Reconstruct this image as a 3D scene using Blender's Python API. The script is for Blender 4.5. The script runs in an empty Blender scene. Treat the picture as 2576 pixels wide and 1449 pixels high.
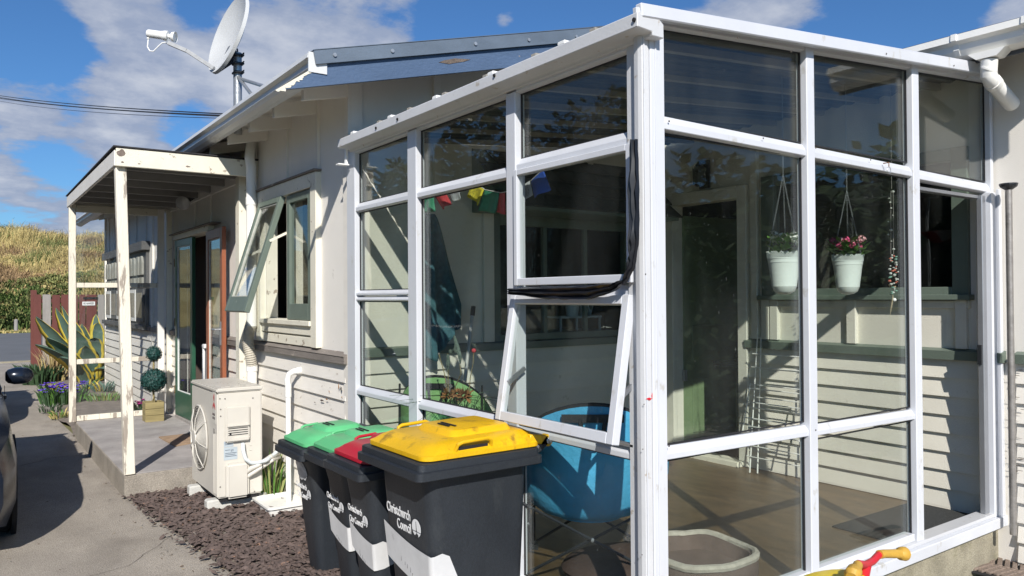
import bpy, bmesh, math, random
from mathutils import Vector, Matrix, noise
random.seed(7)
R_ = math.radians
sc = bpy.context.scene
# ------------------------------------------------------------------ camera
EYE = Vector((0, 0, 1.7)); YAW = R_(35.5); PITCH = R_(0.6); ROLL = R_(0.4); FPX = 1935.0
_F0 = Vector((math.sin(YAW), math.cos(YAW), 0)); _R0 = Vector((math.cos(YAW), -math.sin(YAW), 0)); _Z = Vector((0, 0, 1))
CF = _F0*math.cos(PITCH)+_Z*math.sin(PITCH); _U = -_F0*math.sin(PITCH)+_Z*math.cos(PITCH)
CR = _R0*math.cos(ROLL)-_U*math.sin(ROLL); CU = _R0*math.sin(ROLL)+_U*math.cos(ROLL)
cam_d = bpy.data.cameras.new('camera'); cam = bpy.data.objects.new('camera', cam_d); sc.collection.objects.link(cam)
cam_d.sensor_width = 36; cam_d.lens = 36*FPX/2576; cam_d.clip_start = 0.05; cam_d.clip_end = 1200
m = Matrix((CR, CU, -CF)).transposed().to_4x4(); m.translation = EYE; cam.matrix_world = m
sc.camera = cam
# survey helper: where the sight line through a picture point meets a plane of the building
def ray(px, py): return CF+CR*((px-1288)/FPX)-CU*((py-724.5)/FPX)
def hx(px, py, x): d = ray(px, py); return EYE+d*(x/d.x)
def hy(px, py, y): d = ray(px, py); return EYE+d*(y/d.y)
def hz(px, py, z): d = ray(px, py); return EYE+d*((z-EYE.z)/d.z)
# ------------------------------------------------------------------ world, sun, exposure
SUN = Vector((0.54, 1.0, -0.77)).normalized()
sun_el = math.asin(-SUN.z); sun_az = math.atan2(-SUN.x, -SUN.y)
w = bpy.data.worlds.new('World'); sc.world = w; w.use_nodes = True
nt = w.node_tree; nt.nodes.clear(); N = nt.nodes; LK = nt.links
def nd(t, **k):
    n = N.new(t)
    for a, b in k.items(): setattr(n, a, b)
    return n
def vmath(op, a, b=None):
    n = nd('ShaderNodeVectorMath', operation=op)
    for i, v in enumerate((a, b)):
        if v is None: continue
        if hasattr(v, 'is_linked') or hasattr(v, 'links'): LK.new(v, n.inputs[i])
        else: n.inputs[i].default_value = v
    return n
def fmath(op, a, b=None, c=None, clamp=False):
    n = nd('ShaderNodeMath', operation=op); n.use_clamp = clamp
    for i, v in enumerate((a, b, c)):
        if v is None: continue
        if hasattr(v, 'links'): LK.new(v, n.inputs[i])
        else: n.inputs[i].default_value = v
    return n.outputs[0]
sky = nd('ShaderNodeTexSky', sky_type='NISHITA', sun_disc=False, sun_elevation=sun_el, sun_rotation=sun_az, altitude=10, air_density=1.0, dust_density=0.25, ozone_density=3.0)
geo = nd('ShaderNodeTexCoord'); dirv = geo.outputs['Generated']
sep = nd('ShaderNodeSeparateXYZ'); LK.new(dirv, sep.inputs[0])
den = fmath('ADD', fmath('MAXIMUM', sep.outputs[2], 0.0), 0.22)
cmb = nd('ShaderNodeCombineXYZ')
LK.new(fmath('DIVIDE', sep.outputs[0], den), cmb.inputs[0]); LK.new(fmath('DIVIDE', sep.outputs[1], den), cmb.inputs[1])
n1 = nd('ShaderNodeTexNoise'); n1.inputs['Scale'].default_value = 1.7; n1.inputs['Detail'].default_value = 9; n1.inputs['Roughness'].default_value = 0.56
LK.new(cmb.outputs[0], n1.inputs['Vector'])
n2 = nd('ShaderNodeTexNoise'); n2.inputs['Scale'].default_value = 5.5; n2.inputs['Detail'].default_value = 8; n2.inputs['Roughness'].default_value = 0.6
LK.new(cmb.outputs[0], n2.inputs['Vector'])
# cloud banks where they stood that day (direction, tightness, weight)
banks = [((600, 150), 130, 0.24), ((300, 190), 210, 0.23), ((760, 170), 240, 0.20), ((40, 280), 500, 0.20), ((330, 360), 700, 0.20), ((60, 495), 900, 0.20), ((560, 260), 320, 0.10), ((420, 60), 600, .06), ((1960, 30), 500, 0.24), ((1800, 10), 900, 0.12), ((2520, 60), 900, 0.12), ((1272, 55), 6000, 0.30), ((990, 105), 900, 0.2), ((2570, 20), 500, 0.14), ((90, 40), 260, -0.06), ((200, 560), 500, .14),
         ((1300, 80), 120, -0.16), ((2300, 60), 260, -0.16), ((90, 110), 900, -0.25), ((110, 425), 2500, -0.22), ((480, 320), 1500, -0.12), ((300, 470), 1500, -.12), ((500, 5), 1200, -.22), ((150, 140), 1500, -.15), ((215, 20), 1500, .12), ((460, 290), 1200, -.10)]
acc = None
for (p, k, a) in banks:
    d = ray(*p).normalized()
    dp = vmath('DOT_PRODUCT', dirv, tuple(d)).outputs['Value']
    g = fmath('MULTIPLY', fmath('POWER', fmath('MAXIMUM', dp, 0.0), k), a)
    acc = g if acc is None else fmath('ADD', acc, g)
den2 = fmath('ADD', fmath('ADD', n1.outputs['Fac'], acc), fmath('MULTIPLY', fmath('SUBTRACT', n2.outputs['Fac'], 0.5), 0.55))
mr = nd('ShaderNodeMapRange', interpolation_type='SMOOTHSTEP'); LK.new(den2, mr.inputs[0])
mr.inputs[1].default_value = 0.59; mr.inputs[2].default_value = 0.73
mrc = nd('ShaderNodeMapRange', interpolation_type='SMOOTHSTEP'); LK.new(den2, mrc.inputs[0]); mrc.inputs[1].default_value = 0.66; mrc.inputs[2].default_value = 1.0
ccol = nd('ShaderNodeMix', data_type='RGBA'); LK.new(fmath('ADD', fmath('MULTIPLY', mrc.outputs[0], 0.75), fmath('MULTIPLY', fmath('SUBTRACT', n2.outputs['Fac'], 0.5), 1.2), clamp=True), ccol.inputs[0])
ccol.inputs[6].default_value = (3.2, 3.8, 5.2, 1); ccol.inputs[7].default_value = (6.2, 6.5, 7.2, 1)
tint = nd('ShaderNodeMix', data_type='RGBA', blend_type='MULTIPLY'); tint.inputs[0].default_value = 1; LK.new(sky.outputs[0], tint.inputs[6]); tint.inputs[7].default_value = (0.45, 0.73, 1.02, 1)
smix = nd('ShaderNodeMix', data_type='RGBA'); LK.new(fmath('MULTIPLY', mr.outputs[0], 0.95), smix.inputs[0]); LK.new(tint.outputs[2], smix.inputs[6]); LK.new(ccol.outputs[2], smix.inputs[7])
bg = nd('ShaderNodeBackground'); bg.inputs['Strength'].default_value = 0.085; LK.new(smix.outputs[2], bg.inputs['Color'])
wo = nd('ShaderNodeOutputWorld'); LK.new(bg.outputs[0], wo.inputs[0])
sd = bpy.data.lights.new('sun', 'SUN'); sd.energy = 4.8; sd.angle = R_(0.53); sd.color = (1, 0.955, 0.89)
so = bpy.data.objects.new('sun', sd); sc.collection.objects.link(so); so.rotation_euler = SUN.to_track_quat('-Z', 'Y').to_euler(); so.location = (-6, -12, 16)
sc.view_settings.view_transform = 'Standard'; sc.view_settings.look = 'None'; sc.view_settings.exposure = 0.28; sc.view_settings.gamma = 1; sc.view_settings.use_curve_mapping = False
sc.render.engine = 'CYCLES'; sc.cycles.max_bounces = 10; sc.cycles.transparent_max_bounces = 24; sc.cycles.glossy_bounces = 5; sc.cycles.caustics_reflective = False

# ------------------------------------------------------------------ materials
MATS = {}
def M(name, col, rough=0.6, var=0.10, scale=6.0, bump=0.0, bscale=60.0, metal=0.0, dirt=None, dirt_amt=0.0, dirt_scale=3.0, dirt_hard=0.08, spec=0.5, stretch=(1, 1, 1), objvar=0.04, speck=0.0):
    if name in MATS: return MATS[name]
    mt = bpy.data.materials.new(name); mt.use_nodes = True; t = mt.node_tree; n = t.nodes; l = t.links
    b = n['Principled BSDF']; b.inputs['Roughness'].default_value = rough; b.inputs['Metallic'].default_value = metal; b.inputs['Specular IOR Level'].default_value = spec
    tc = n.new('ShaderNodeTexCoord'); oi = n.new('ShaderNodeObjectInfo')
    mul = n.new('ShaderNodeVectorMath'); mul.operation = 'MULTIPLY_ADD'; mul.inputs[1].default_value = stretch
    l.new(tc.outputs['Object'], mul.inputs[0])
    of = n.new('ShaderNodeMath'); of.operation = 'MULTIPLY'; of.inputs[1].default_value = 37.0; l.new(oi.outputs['Random'], of.inputs[0]); l.new(of.outputs[0], mul.inputs[2])
    def tex(s, d=5, r=.6):
        q = n.new('ShaderNodeTexNoise'); q.inputs['Scale'].default_value = s; q.inputs['Detail'].default_value = d; q.inputs['Roughness'].default_value = r; l.new(mul.outputs[0], q.inputs['Vector']); return q
    nz = tex(scale)
    cr = n.new('ShaderNodeMapRange'); l.new(nz.outputs['Fac'], cr.inputs[0]); cr.inputs[1].default_value = .3; cr.inputs[2].default_value = .7; cr.inputs[3].default_value = 1-var; cr.inputs[4].default_value = 1+var
    ov = n.new('ShaderNodeMapRange'); l.new(oi.outputs['Random'], ov.inputs[0]); ov.inputs[3].default_value = 1-objvar; ov.inputs[4].default_value = 1+objvar
    mm = n.new('ShaderNodeMath'); mm.operation = 'MULTIPLY'; l.new(cr.outputs[0], mm.inputs[0]); l.new(ov.outputs[0], mm.inputs[1])
    sc_ = n.new('ShaderNodeVectorMath'); sc_.operation = 'SCALE'; sc_.inputs[0].default_value = col[:3]; l.new(mm.outputs[0], sc_.inputs['Scale'])
    if speck:
        sk = tex(170, 2, .7); sr = n.new('ShaderNodeMapRange'); l.new(sk.outputs['Fac'], sr.inputs[0]); sr.inputs[1].default_value = .35; sr.inputs[2].default_value = .65; sr.inputs[3].default_value = 1-speck; sr.inputs[4].default_value = 1+speck
        m3 = n.new('ShaderNodeMath'); m3.operation = 'MULTIPLY'; l.new(mm.outputs[0], m3.inputs[0]); l.new(sr.outputs[0], m3.inputs[1]); l.new(m3.outputs[0], sc_.inputs['Scale'])
    out = sc_.outputs[0]
    if dirt:
        dz = tex(dirt_scale, 8, .65)
        dr = n.new('ShaderNodeMapRange'); l.new(dz.outputs['Fac'], dr.inputs[0]); th = 0.72-0.3*dirt_amt; dr.inputs[1].default_value = th; dr.inputs[2].default_value = th+dirt_hard
        mx = n.new('ShaderNodeMix'); mx.data_type = 'RGBA'; l.new(dr.outputs[0], mx.inputs[0]); l.new(out, mx.inputs[6]); mx.inputs[7].default_value = (*dirt, 1); out = mx.outputs[2]
    l.new(out, b.inputs['Base Color'])
    if bump:
        bz = tex(bscale, 4); bp = n.new('ShaderNodeBump'); bp.inputs['Strength'].default_value = bump; bp.inputs['Distance'].default_value = .01; l.new(bz.outputs['Fac'], bp.inputs['Height']); l.new(bp.outputs[0], b.inputs['Normal'])
    MATS[name] = mt; return mt
def glass(name, tint=(.9, .93, .92), rough=0.0, spots=True):
    mt = bpy.data.materials.new(name); mt.use_nodes = True; t = mt.node_tree; n = t.nodes; l = t.links
    n.remove(n['Principled BSDF']); o = n['Material Output']
    fr = n.new('ShaderNodeFresnel'); gm_ = n.new('ShaderNodeNewGeometry'); io = n.new('ShaderNodeMapRange'); l.new(gm_.outputs['Backfacing'], io.inputs[0]); io.inputs[3].default_value = 1.5; io.inputs[4].default_value = 1/1.5; l.new(io.outputs[0], fr.inputs['IOR'])
    tr = n.new('ShaderNodeBsdfTransparent'); tr.inputs[0].default_value = (*tint, 1)
    gl = n.new('ShaderNodeBsdfGlossy'); gl.inputs['Roughness'].default_value = rough
    wt = n.new('ShaderNodeTexCoord'); wn_ = n.new('ShaderNodeTexNoise'); wn_.inputs['Scale'].default_value = 2.2; wn_.inputs['Detail'].default_value = 1; l.new(wt.outputs['Object'], wn_.inputs[0]); wb = n.new('ShaderNodeBump'); wb.inputs['Strength'].default_value = .35; wb.inputs['Distance'].default_value = .004; l.new(wn_.outputs[0], wb.inputs['Height']); l.new(wb.outputs[0], gl.inputs['Normal'])
    mx = n.new('ShaderNodeMixShader'); l.new(fr.outputs[0], mx.inputs[0]); l.new(tr.outputs[0], mx.inputs[1]); l.new(gl.outputs[0], mx.inputs[2])
    last = mx.outputs[0]
    if spots:   # dust, dried streaks and smears on the outside of the glass
        tc = n.new('ShaderNodeTexCoord'); mp = n.new('ShaderNodeMapping'); mp.inputs['Scale'].default_value = (1, 1, .35); l.new(tc.outputs['Object'], mp.inputs[0])
        a = n.new('ShaderNodeTexNoise'); a.inputs['Scale'].default_value = 90; a.inputs['Detail'].default_value = 2; l.new(mp.outputs[0], a.inputs[0])
        r = n.new('ShaderNodeMapRange'); l.new(a.outputs[0], r.inputs[0]); r.inputs[1].default_value = .73; r.inputs[2].default_value = .80; r.inputs[4].default_value = .14
        b2 = n.new('ShaderNodeTexNoise'); b2.inputs['Scale'].default_value = 3; b2.inputs['Detail'].default_value = 6; l.new(mp.outputs[0], b2.inputs[0])
        r2 = n.new('ShaderNodeMapRange'); l.new(b2.outputs[0], r2.inputs[0]); r2.inputs[1].default_value = .45; r2.inputs[2].default_value = .75; r2.inputs[3].default_value = .002; r2.inputs[4].default_value = .022
        ad = n.new('ShaderNodeMath'); ad.operation = 'ADD'; l.new(r.outputs[0], ad.inputs[0]); l.new(r2.outputs[0], ad.inputs[1])
        df = n.new('ShaderNodeBsdfDiffuse'); df.inputs[0].default_value = (.6, .62, .6, 1)
        m2 = n.new('ShaderNodeMixShader'); l.new(ad.outputs[0], m2.inputs[0]); l.new(last, m2.inputs[1]); l.new(df.outputs[0], m2.inputs[2]); last = m2.outputs[0]
    l.new(last, o.inputs[0]); MATS[name] = mt; return mt

siding = M('cream_siding_paint', (.80, .76, .69), .55, .05, 3, .25, 140, dirt=(.42, .36, .29), dirt_amt=.25, dirt_scale=7, stretch=(1, 1, 3), objvar=.05)
panelp = M('cream_panel_paint', (.78, .745, .685), .6, .04, 2, .25, 180, dirt=(.5, .46, .40), dirt_amt=.12, dirt_scale=4)
green_siding = M('pale_sage_siding_paint', (.70, .675, .585), .55, .05, 3, .25, 140, dirt=(.38, .36, .28), dirt_amt=.2, dirt_scale=7, objvar=.05)
trimc = M('cream_trim_paint', (.76, .72, .60), .55, .06, 5, .3, 120, dirt=(.36, .30, .23), dirt_amt=.35, dirt_scale=11, dirt_hard=.03)
postc = M('flaking_cream_paint', (.74, .69, .58), .6, .07, 6, .5, 90, dirt=(.34, .29, .24), dirt_amt=.62, dirt_scale=9, dirt_hard=.03, stretch=(1, 1, .16))
brownband = M('weathered_brown_sill', (.20, .175, .155), .8, .2, 9, .6, 80, dirt=(.42, .36, .30), dirt_amt=.4, dirt_scale=16, stretch=(1, .3, 1))
greenp = M('sage_green_paint', (.13, .165, .135), .5, .08, 6, .2, 120, dirt=(.30, .33, .27), dirt_amt=.2, dirt_scale=14)
dkgreen = M('dark_green_door_paint', (.03, .10, .06), .35, .1, 6, .1, dirt=(.15, .2, .15), dirt_amt=.15)
bluep = M('slate_blue_barge_paint', (.075, .12, .205), .5, .10, 5, .4, 60, dirt=(.33, .27, .21), dirt_amt=.12, dirt_scale=9, dirt_hard=.03, stretch=(.4, 1, 1))
bluemetal = M('weathered_blue_flashing', (.14, .175, .22), .45, .15, 5, .2, 40, metal=.2, dirt=(.30, .16, .09), dirt_amt=.42, dirt_scale=3.5, dirt_hard=.12, stretch=(.5, 1, 1))
pvcw = M('white_frame_enamel', (.61, .625, .66), .28, .05, 3, .05, 90, dirt=(.47, .455, .42), dirt_amt=.34, dirt_scale=13, dirt_hard=.10, stretch=(1, 1, .6))
alu = M('aged_white_aluminium', (.56, .565, .575), .4, .05, 4, .1, 80, dirt=(.42, .38, .33), dirt_amt=.3, dirt_scale=14, dirt_hard=.04)
greyalu = M('grey_aluminium', (.33, .34, .36), .35, .06, 5, metal=.6)
pvc = M('white_pvc_pipe', (.80, .79, .75), .4, .05, 5, .1, 60, dirt=(.5, .45, .38), dirt_amt=.2)
gutterm = M('pale_gutter_enamel', (.66, .67, .67), .35, .06, 3, .1, 60, dirt=(.46, .43, .38), dirt_amt=.3, dirt_scale=5, stretch=(1, .3, 1))
roofm = M('dark_roof_iron', (.07, .08, .10), .5, .2, 4, metal=.2)
consroof = M('smoky_roof_sheet', (.055, .06, .065), .5, .3, 8, .2, 40, stretch=(.2, 4, 1))
rafterm = M('dusty_roof_rafter', (.30, .28, .24), .6, .1)
concrete = M('driveway_concrete', (.33, .292, .245), .85, .20, 2.2, .9, 120, dirt=(.235, .205, .17), dirt_amt=.5, dirt_scale=1.6, dirt_hard=.22, stretch=(1, .6, 1), speck=.22)
slabm = M('porch_concrete', (.36, .335, .32), .75, .22, 3.0, .4, 120, dirt=(.46, .43, .41), dirt_amt=.5, dirt_scale=3, dirt_hard=.35, stretch=(1, 1, 1), speck=.14)
basem = M('mossy_concrete', (.30, .27, .20), .9, .25, 6, .8, 90, dirt=(.19, .18, .10), dirt_amt=.5, dirt_scale=5, dirt_hard=.15, speck=.2)
lino = M('brown_vinyl_floor', (.115, .076, .038), .38, .35, 5, .2, 90, dirt=(.055, .042, .024), dirt_amt=.6, dirt_scale=2.4, dirt_hard=.25, stretch=(3, 1, 1), speck=.18)
asphalt = M('road_asphalt', (.13, .135, .14), .9, .12, .6, .4, 90)
soil = M('garden_soil', (.185, .155, .13), .95, .3, 8, .9, 50, dirt=(.25, .20, .15), dirt_amt=.4, dirt_scale=12)
barkm = M('bark_chip', (.105, .076, .066), .85, .35, 14, .5, 90, dirt=(.26, .15, .10), dirt_amt=.35, dirt_scale=20, dirt_hard=.05)
blackp = M('charcoal_bin_plastic', (.021, .025, .031), .46, .16, 4, .2, 260, dirt=(.055, .06, .062), dirt_amt=.42, dirt_scale=7, dirt_hard=.3, stretch=(1, 1, .5), speck=.15)
blackf = M('black_fabric', (.012, .013, .016), .6, .1, 8)
blacksteel = M('black_steel_tube', (.02, .022, .025), .35, .1, 8)
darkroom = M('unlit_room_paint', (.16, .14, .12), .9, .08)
blackroom = M('room_shade_black', (.018, .018, .02), .9, .08)  # near-black colour stands in for the shade inside the rooms
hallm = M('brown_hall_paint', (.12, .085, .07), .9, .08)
wood = M('red_brown_timber', (.26, .085, .04), .42, .25, 10, .3, 60, stretch=(1, 1, .15))
greywood = M('grey_weathered_timber', (.30, .28, .26), .85, .15, 10, .5, 60, stretch=(1, 1, .15))
redfence = M('oxide_red_fence_paint', (.125, .036, .028), .7, .15, 7, .3, 60, stretch=(1, 1, .3))
planterw = M('treated_pine_planter', (.27, .22, .10), .8, .25, 12, .4, 60, stretch=(.2, 1, 2))
galv = M('galvanised_steel', (.42, .44, .46), .4, .15, 12, .2, 60, metal=.6)
dishm = M('satellite_dish_enamel', (.52, .53, .53), .5, .06, 6, .2, 90)
casing = M('heat_pump_enamel', (.60, .57, .51), .38, .04, 4, .06, 120, dirt=(.5, .45, .38), dirt_amt=.15, dirt_scale=12)
darkv = M('dark_void_paint', (.01, .01, .012), .8, .05)
white = M('white_plastic', (.82, .82, .80), .35, .03)
whiteprint = M('white_print', (.80, .80, .80), .5, .04)
sticker = M('reflective_sticker', (.60, .60, .60), .42, .10, 6, .15, 300, dirt=(.40, .40, .40), dirt_amt=.2, dirt_scale=14)
blueflag = M('blue_flag_cloth', (.03, .09, .42), .8, .1); redflag = M('red_flag_cloth', (.55, .06, .07), .8, .1); greenflag = M('green_flag_cloth', (.05, .26, .15), .8, .1)
yelflag = M('yellow_flag_cloth', (.70, .60, .04), .8, .1); whiteflag = M('white_flag_cloth', (.55, .57, .60), .8, .1)
printm = M('dark_flag_print', (.06, .06, .07), .8, .1)
towel_m = M('teal_towel_cloth', (.06, .155, .185), .95, .25, 30, .8, 300)
chairblue = M('blue_chair_fabric', (.07, .36, .60), .7, .10, 7, .5, 30); chairgreen = M('lime_chair_fabric', (.27, .50, .20), .7, .15, 7, .4, 30)
potm = M('white_lace_pot_enamel', (.70, .74, .70), .35, .03); leafm = M('fresh_leaf', (.08, .19, .03), .5, .4, 20)
leafd = M('dark_leaf', (.035, .075, .03), .6, .4, 20); pinkf = M('pink_petal', (.62, .08, .20), .7, .3, 30); pinkpale = M('pale_pink_petal', (.75, .40, .42), .7, .2, 30); whitef = M('white_petal', (.75, .75, .68), .7, .15, 30)
purplef = M('violet_petal', (.14, .07, .55), .7, .25, 30); wirew = M('white_coated_wire', (.78, .78, .74), .4, .03)
agg = M('agave_grey_green', (.085, .145, .115), .55, .15, 5, .1, 60); agy = M('agave_yellow_margin', (.60, .47, .06), .55, .15, 8)
topm = M('clipped_box_leaf', (.010, .055, .048), .6, .5, 40); petbed = M('brown_suede_pet_bed', (.12, .085, .07), .95, .2, 6, .3, 60); fleece = M('cream_fleece', (.45, .41, .34), .95, .15, 30, .6, 200)
matdark = M('dark_door_mat', (.035, .038, .038), .95, .3, 60, .6, 300); coirm = M('brown_coir_mat', (.26, .20, .16), .95, .3, 60, .9, 200); rubber = M('black_rubber', (.015, .015, .016), .7, .1)
cpaint = M('car_dark_blue_paint', (.012, .018, .032), .22, .03, metal=.3, spec=.8); cglass = M('car_window_glass', (.01, .012, .014), .05, .02, spec=.9)
G_ = glass('window_glass', (.93, .955, .94)); G2 = glass('old_window_glass', (.94, .96, .955)); G3 = glass('dusty_porch_glass', (.95, .96, .96))

# ------------------------------------------------------------------ object helpers
def col_of(): return sc.collection
def empty(name, loc, label=None, cat=None, group=None, kind=None):
    o = bpy.data.objects.new(name, None); o.location = loc; o.empty_display_size = .1; sc.collection.objects.link(o); tag(o, label, cat, group, kind); return o
def tag(o, label=None, cat=None, group=None, kind=None):
    if label: o['label'] = label
    if cat: o['category'] = cat
    if group: o['group'] = group
    if kind: o['kind'] = kind
    return o
def world_loc(o):
    p = o.location.copy()
    while o.parent: o = o.parent; p += o.location
    return p
class G:
    def __init__(s): s.v = []; s.f = []; s.mi = []; s.cur = 0
    def add(s, vs, fs):
        b = len(s.v); s.v += [Vector(a) for a in vs]
        for f in fs: s.f.append([b+i for i in f]); s.mi.append(s.cur)
        return s
    def box(s, a, b):
        x0, y0, z0 = [min(p, q) for p, q in zip(a, b)]; x1, y1, z1 = [max(p, q) for p, q in zip(a, b)]
        return s.add([(x0, y0, z0), (x1, y0, z0), (x1, y1, z0), (x0, y1, z0), (x0, y0, z1), (x1, y0, z1), (x1, y1, z1), (x0, y1, z1)],
                     [(0, 3, 2, 1), (4, 5, 6, 7), (0, 1, 5, 4), (1, 2, 6, 5), (2, 3, 7, 6), (3, 0, 4, 7)])
    def bar(s, p, q, w, h, up=(0, 0, 1)):      # w across, h along 'up'
        p, q = Vector(p), Vector(q); d = (q-p).normalized(); up = Vector(up)
        if abs(d.dot(up)) > .99: up = Vector((1, 0, 0)) if abs(d.x) < .9 else Vector((0, 1, 0))
        r = d.cross(up).normalized(); u = r.cross(d).normalized(); r = r*(w/2); u = u*(h/2)
        vs = [p-r-u, p+r-u, p+r+u, p-r+u, q-r-u, q+r-u, q+r+u, q-r+u]
        return s.add(vs, [(0, 3, 2, 1), (4, 5, 6, 7), (0, 1, 5, 4), (1, 2, 6, 5), (2, 3, 7, 6), (3, 0, 4, 7)])
    def prism(s, pts, ext):                    # planar polygon (3-D points) pushed along ext
        n = len(pts); e = Vector(ext); vs = [Vector(p) for p in pts]+[Vector(p)+e for p in pts]
        return s.add(vs, [list(range(n))[::-1], list(range(n, 2*n))]+[(i, (i+1) % n, n+(i+1) % n, n+i) for i in range(n)])
    def quad(s, *p): return s.add(p, [tuple(range(len(p)))])
    def tube(s, pts, r, n=8, cap=True):
        pts = [Vector(p) for p in pts]; rs = r if isinstance(r, (list, tuple)) else [r]*len(pts)
        t0 = (pts[1]-pts[0]).normalized(); u = t0.orthogonal().normalized(); rings = []
        for i, p in enumerate(pts):
            if i == 0: t = t0
            elif i == len(pts)-1: t = (pts[i]-pts[i-1]).normalized()
            else: t = ((pts[i+1]-p).normalized()+(p-pts[i-1]).normalized()).normalized()
            u = (u-t*u.dot(t)); u = u.normalized() if u.length > 1e-6 else t.orthogonal().normalized(); w = t.cross(u)
            rings.append([p+(u*math.cos(6.28319*k/n)+w*math.sin(6.28319*k/n))*rs[i] for k in range(n)])
        vs = [v for g in rings for v in g]; fs = []
        for i in range(len(rings)-1):
            for k in range(n): a = i*n+k; b = i*n+(k+1) % n; fs.append((a, b, b+n, a+n))
        if cap: fs.append(list(range(n))[::-1]); fs.append([len(vs)-n+k for k in range(n)])
        return s.add(vs, fs)
    def lathe(s, prof, c=(0, 0, 0), n=24, axis='z'):
        c = Vector(c); vs = []
        for (r, h) in prof:
            for k in range(n):
                a = 6.28319*k/n; x, y = r*math.cos(a), r*math.sin(a)
                vs.append(c+(Vector((x, y, h)) if axis == 'z' else Vector((h, x, y)) if axis == 'x' else Vector((x, h, y))))
        fs = [(i*n+k, i*n+(k+1) % n, (i+1)*n+(k+1) % n, (i+1)*n+k) for i in range(len(prof)-1) for k in range(n)]
        fs += [list(range(n))[::-1], [len(vs)-n+k for k in range(n)]]
        return s.add(vs, fs)
    def loops(s, rings, cap0=True, cap1=True):
        n = len(rings[0]); vs = [v for g in rings for v in g]
        fs = [(i*n+k, i*n+(k+1) % n, (i+1)*n+(k+1) % n, (i+1)*n+k) for i in range(len(rings)-1) for k in range(n)]
        if cap0: fs.append(list(range(n))[::-1])
        if cap1: fs.append([len(vs)-n+k for k in range(n)])
        return s.add(vs, fs)
    def sph(s, c, r, n=10, m_=6, sq=(1, 1, 1)):
        c = Vector(c); rings = []
        for i in range(1, m_):
            a = math.pi*i/m_; rings.append([c+Vector((r*math.sin(a)*math.cos(6.28319*k/n)*sq[0], r*math.sin(a)*math.sin(6.28319*k/n)*sq[1], -r*math.cos(a)*sq[2])) for k in range(n)])
        return s.loops(rings)
    def grid(s, f, nu, nv):
        vs = [f(i/nu, j/nv) for i in range(nu+1) for j in range(nv+1)]
        return s.add(vs, [(i*(nv+1)+j, (i+1)*(nv+1)+j, (i+1)*(nv+1)+j+1, i*(nv+1)+j+1) for i in range(nu) for j in range(nv)])
    def make(s, name, mat, parent=None, bevel=0, smooth=False, segs=1, label=None, cat=None, group=None, kind=None, keep=False):
        if keep or not s.v: c = Vector((0, 0, 0))
        else:
            lo = Vector([min(v[i] for v in s.v) for i in range(3)]); hi = Vector([max(v[i] for v in s.v) for i in range(3)]); c = (lo+hi)/2
            if parent is None: c.z = lo.z
        me = bpy.data.meshes.new(name); me.from_pydata([v-c for v in s.v], [], s.f)
        mats = mat if isinstance(mat, (list, tuple)) else [mat]
        for q in mats: me.materials.append(q)
        if len(mats) > 1: me.polygons.foreach_set('material_index', s.mi)
        bm = bmesh.new(); bm.from_mesh(me)
        if len(s.v) < 60000: bmesh.ops.recalc_face_normals(bm, faces=bm.faces)
        if bevel: bmesh.ops.bevel(bm, geom=[e for e in bm.edges if len(e.link_faces) == 2 and e.calc_face_angle(0) > .5], offset=bevel, segments=segs, affect='EDGES', clamp_overlap=True)
        bm.to_mesh(me); bm.free()
        if smooth:
            me.polygons.foreach_set('use_smooth', [True]*len(me.polygons))
            if smooth != 'all': me.set_sharp_from_angle(angle=R_(40))
        me.update()
        o = bpy.data.objects.new(name, me); o.location = c; sc.collection.objects.link(o)
        if parent: adopt(o, parent)
        tag(o, label, cat, group, kind); return o
def adopt(o, parent):
    o.location = o.location-world_loc(parent); o.parent = parent
def kids(o): return [c for c in bpy.data.objects if c.parent == o]
def copy_tree(o, parent=None):
    c = o.copy(); sc.collection.objects.link(c)
    if parent: c.parent = parent
    for ch in kids(o): copy_tree(ch, c)
    return c
def text(name, s, size, mat, parent, org, right, up, xs=1.0, thick=.001, align='LEFT', bold=0.0):
    cu = bpy.data.curves.new(name, 'FONT'); cu.body = s; cu.size = size; cu.align_x = align; cu.extrude = thick; cu.offset = bold; cu.resolution_u = 3
    to = bpy.data.objects.new('tmp', cu); sc.collection.objects.link(to)
    me = bpy.data.meshes.new_from_object(to.evaluated_get(bpy.context.evaluated_depsgraph_get())); bpy.data.objects.remove(to); bpy.data.curves.remove(cu)
    r = Vector(right).normalized()*xs; u = Vector(up).normalized(); nn = r.cross(u).normalized(); org = Vector(org)
    for v in me.vertices: v.co = r*v.co.x+u*v.co.y+nn*v.co.z
    me.materials.clear(); me.materials.append(mat)
    o = bpy.data.objects.new(name, me); o.location = org; sc.collection.objects.link(o); adopt(o, parent); return o
def rrect(x0, x1, y0, y1, z, r, n=5, zf=None):
    pts = []
    for (cx, cy, a0) in ((x1-r, y1-r, 0), (x0+r, y1-r, 90), (x0+r, y0+r, 180), (x1-r, y0+r, 270)):
        for k in range(n): a = R_(a0+90*k/(n-1)); x, y = cx+r*math.cos(a), cy+r*math.sin(a); pts.append(Vector((x, y, z+(zf(x, y) if zf else 0))))
    return pts
X1, Y2, X3 = 2.23, 5.12, 5.23       # main side wall, gable wall, wing wall
GX, GY = 2.22, 2.18                 # glazed side, glazed front
FZ = 0.29                           # sunroom floor
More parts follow.
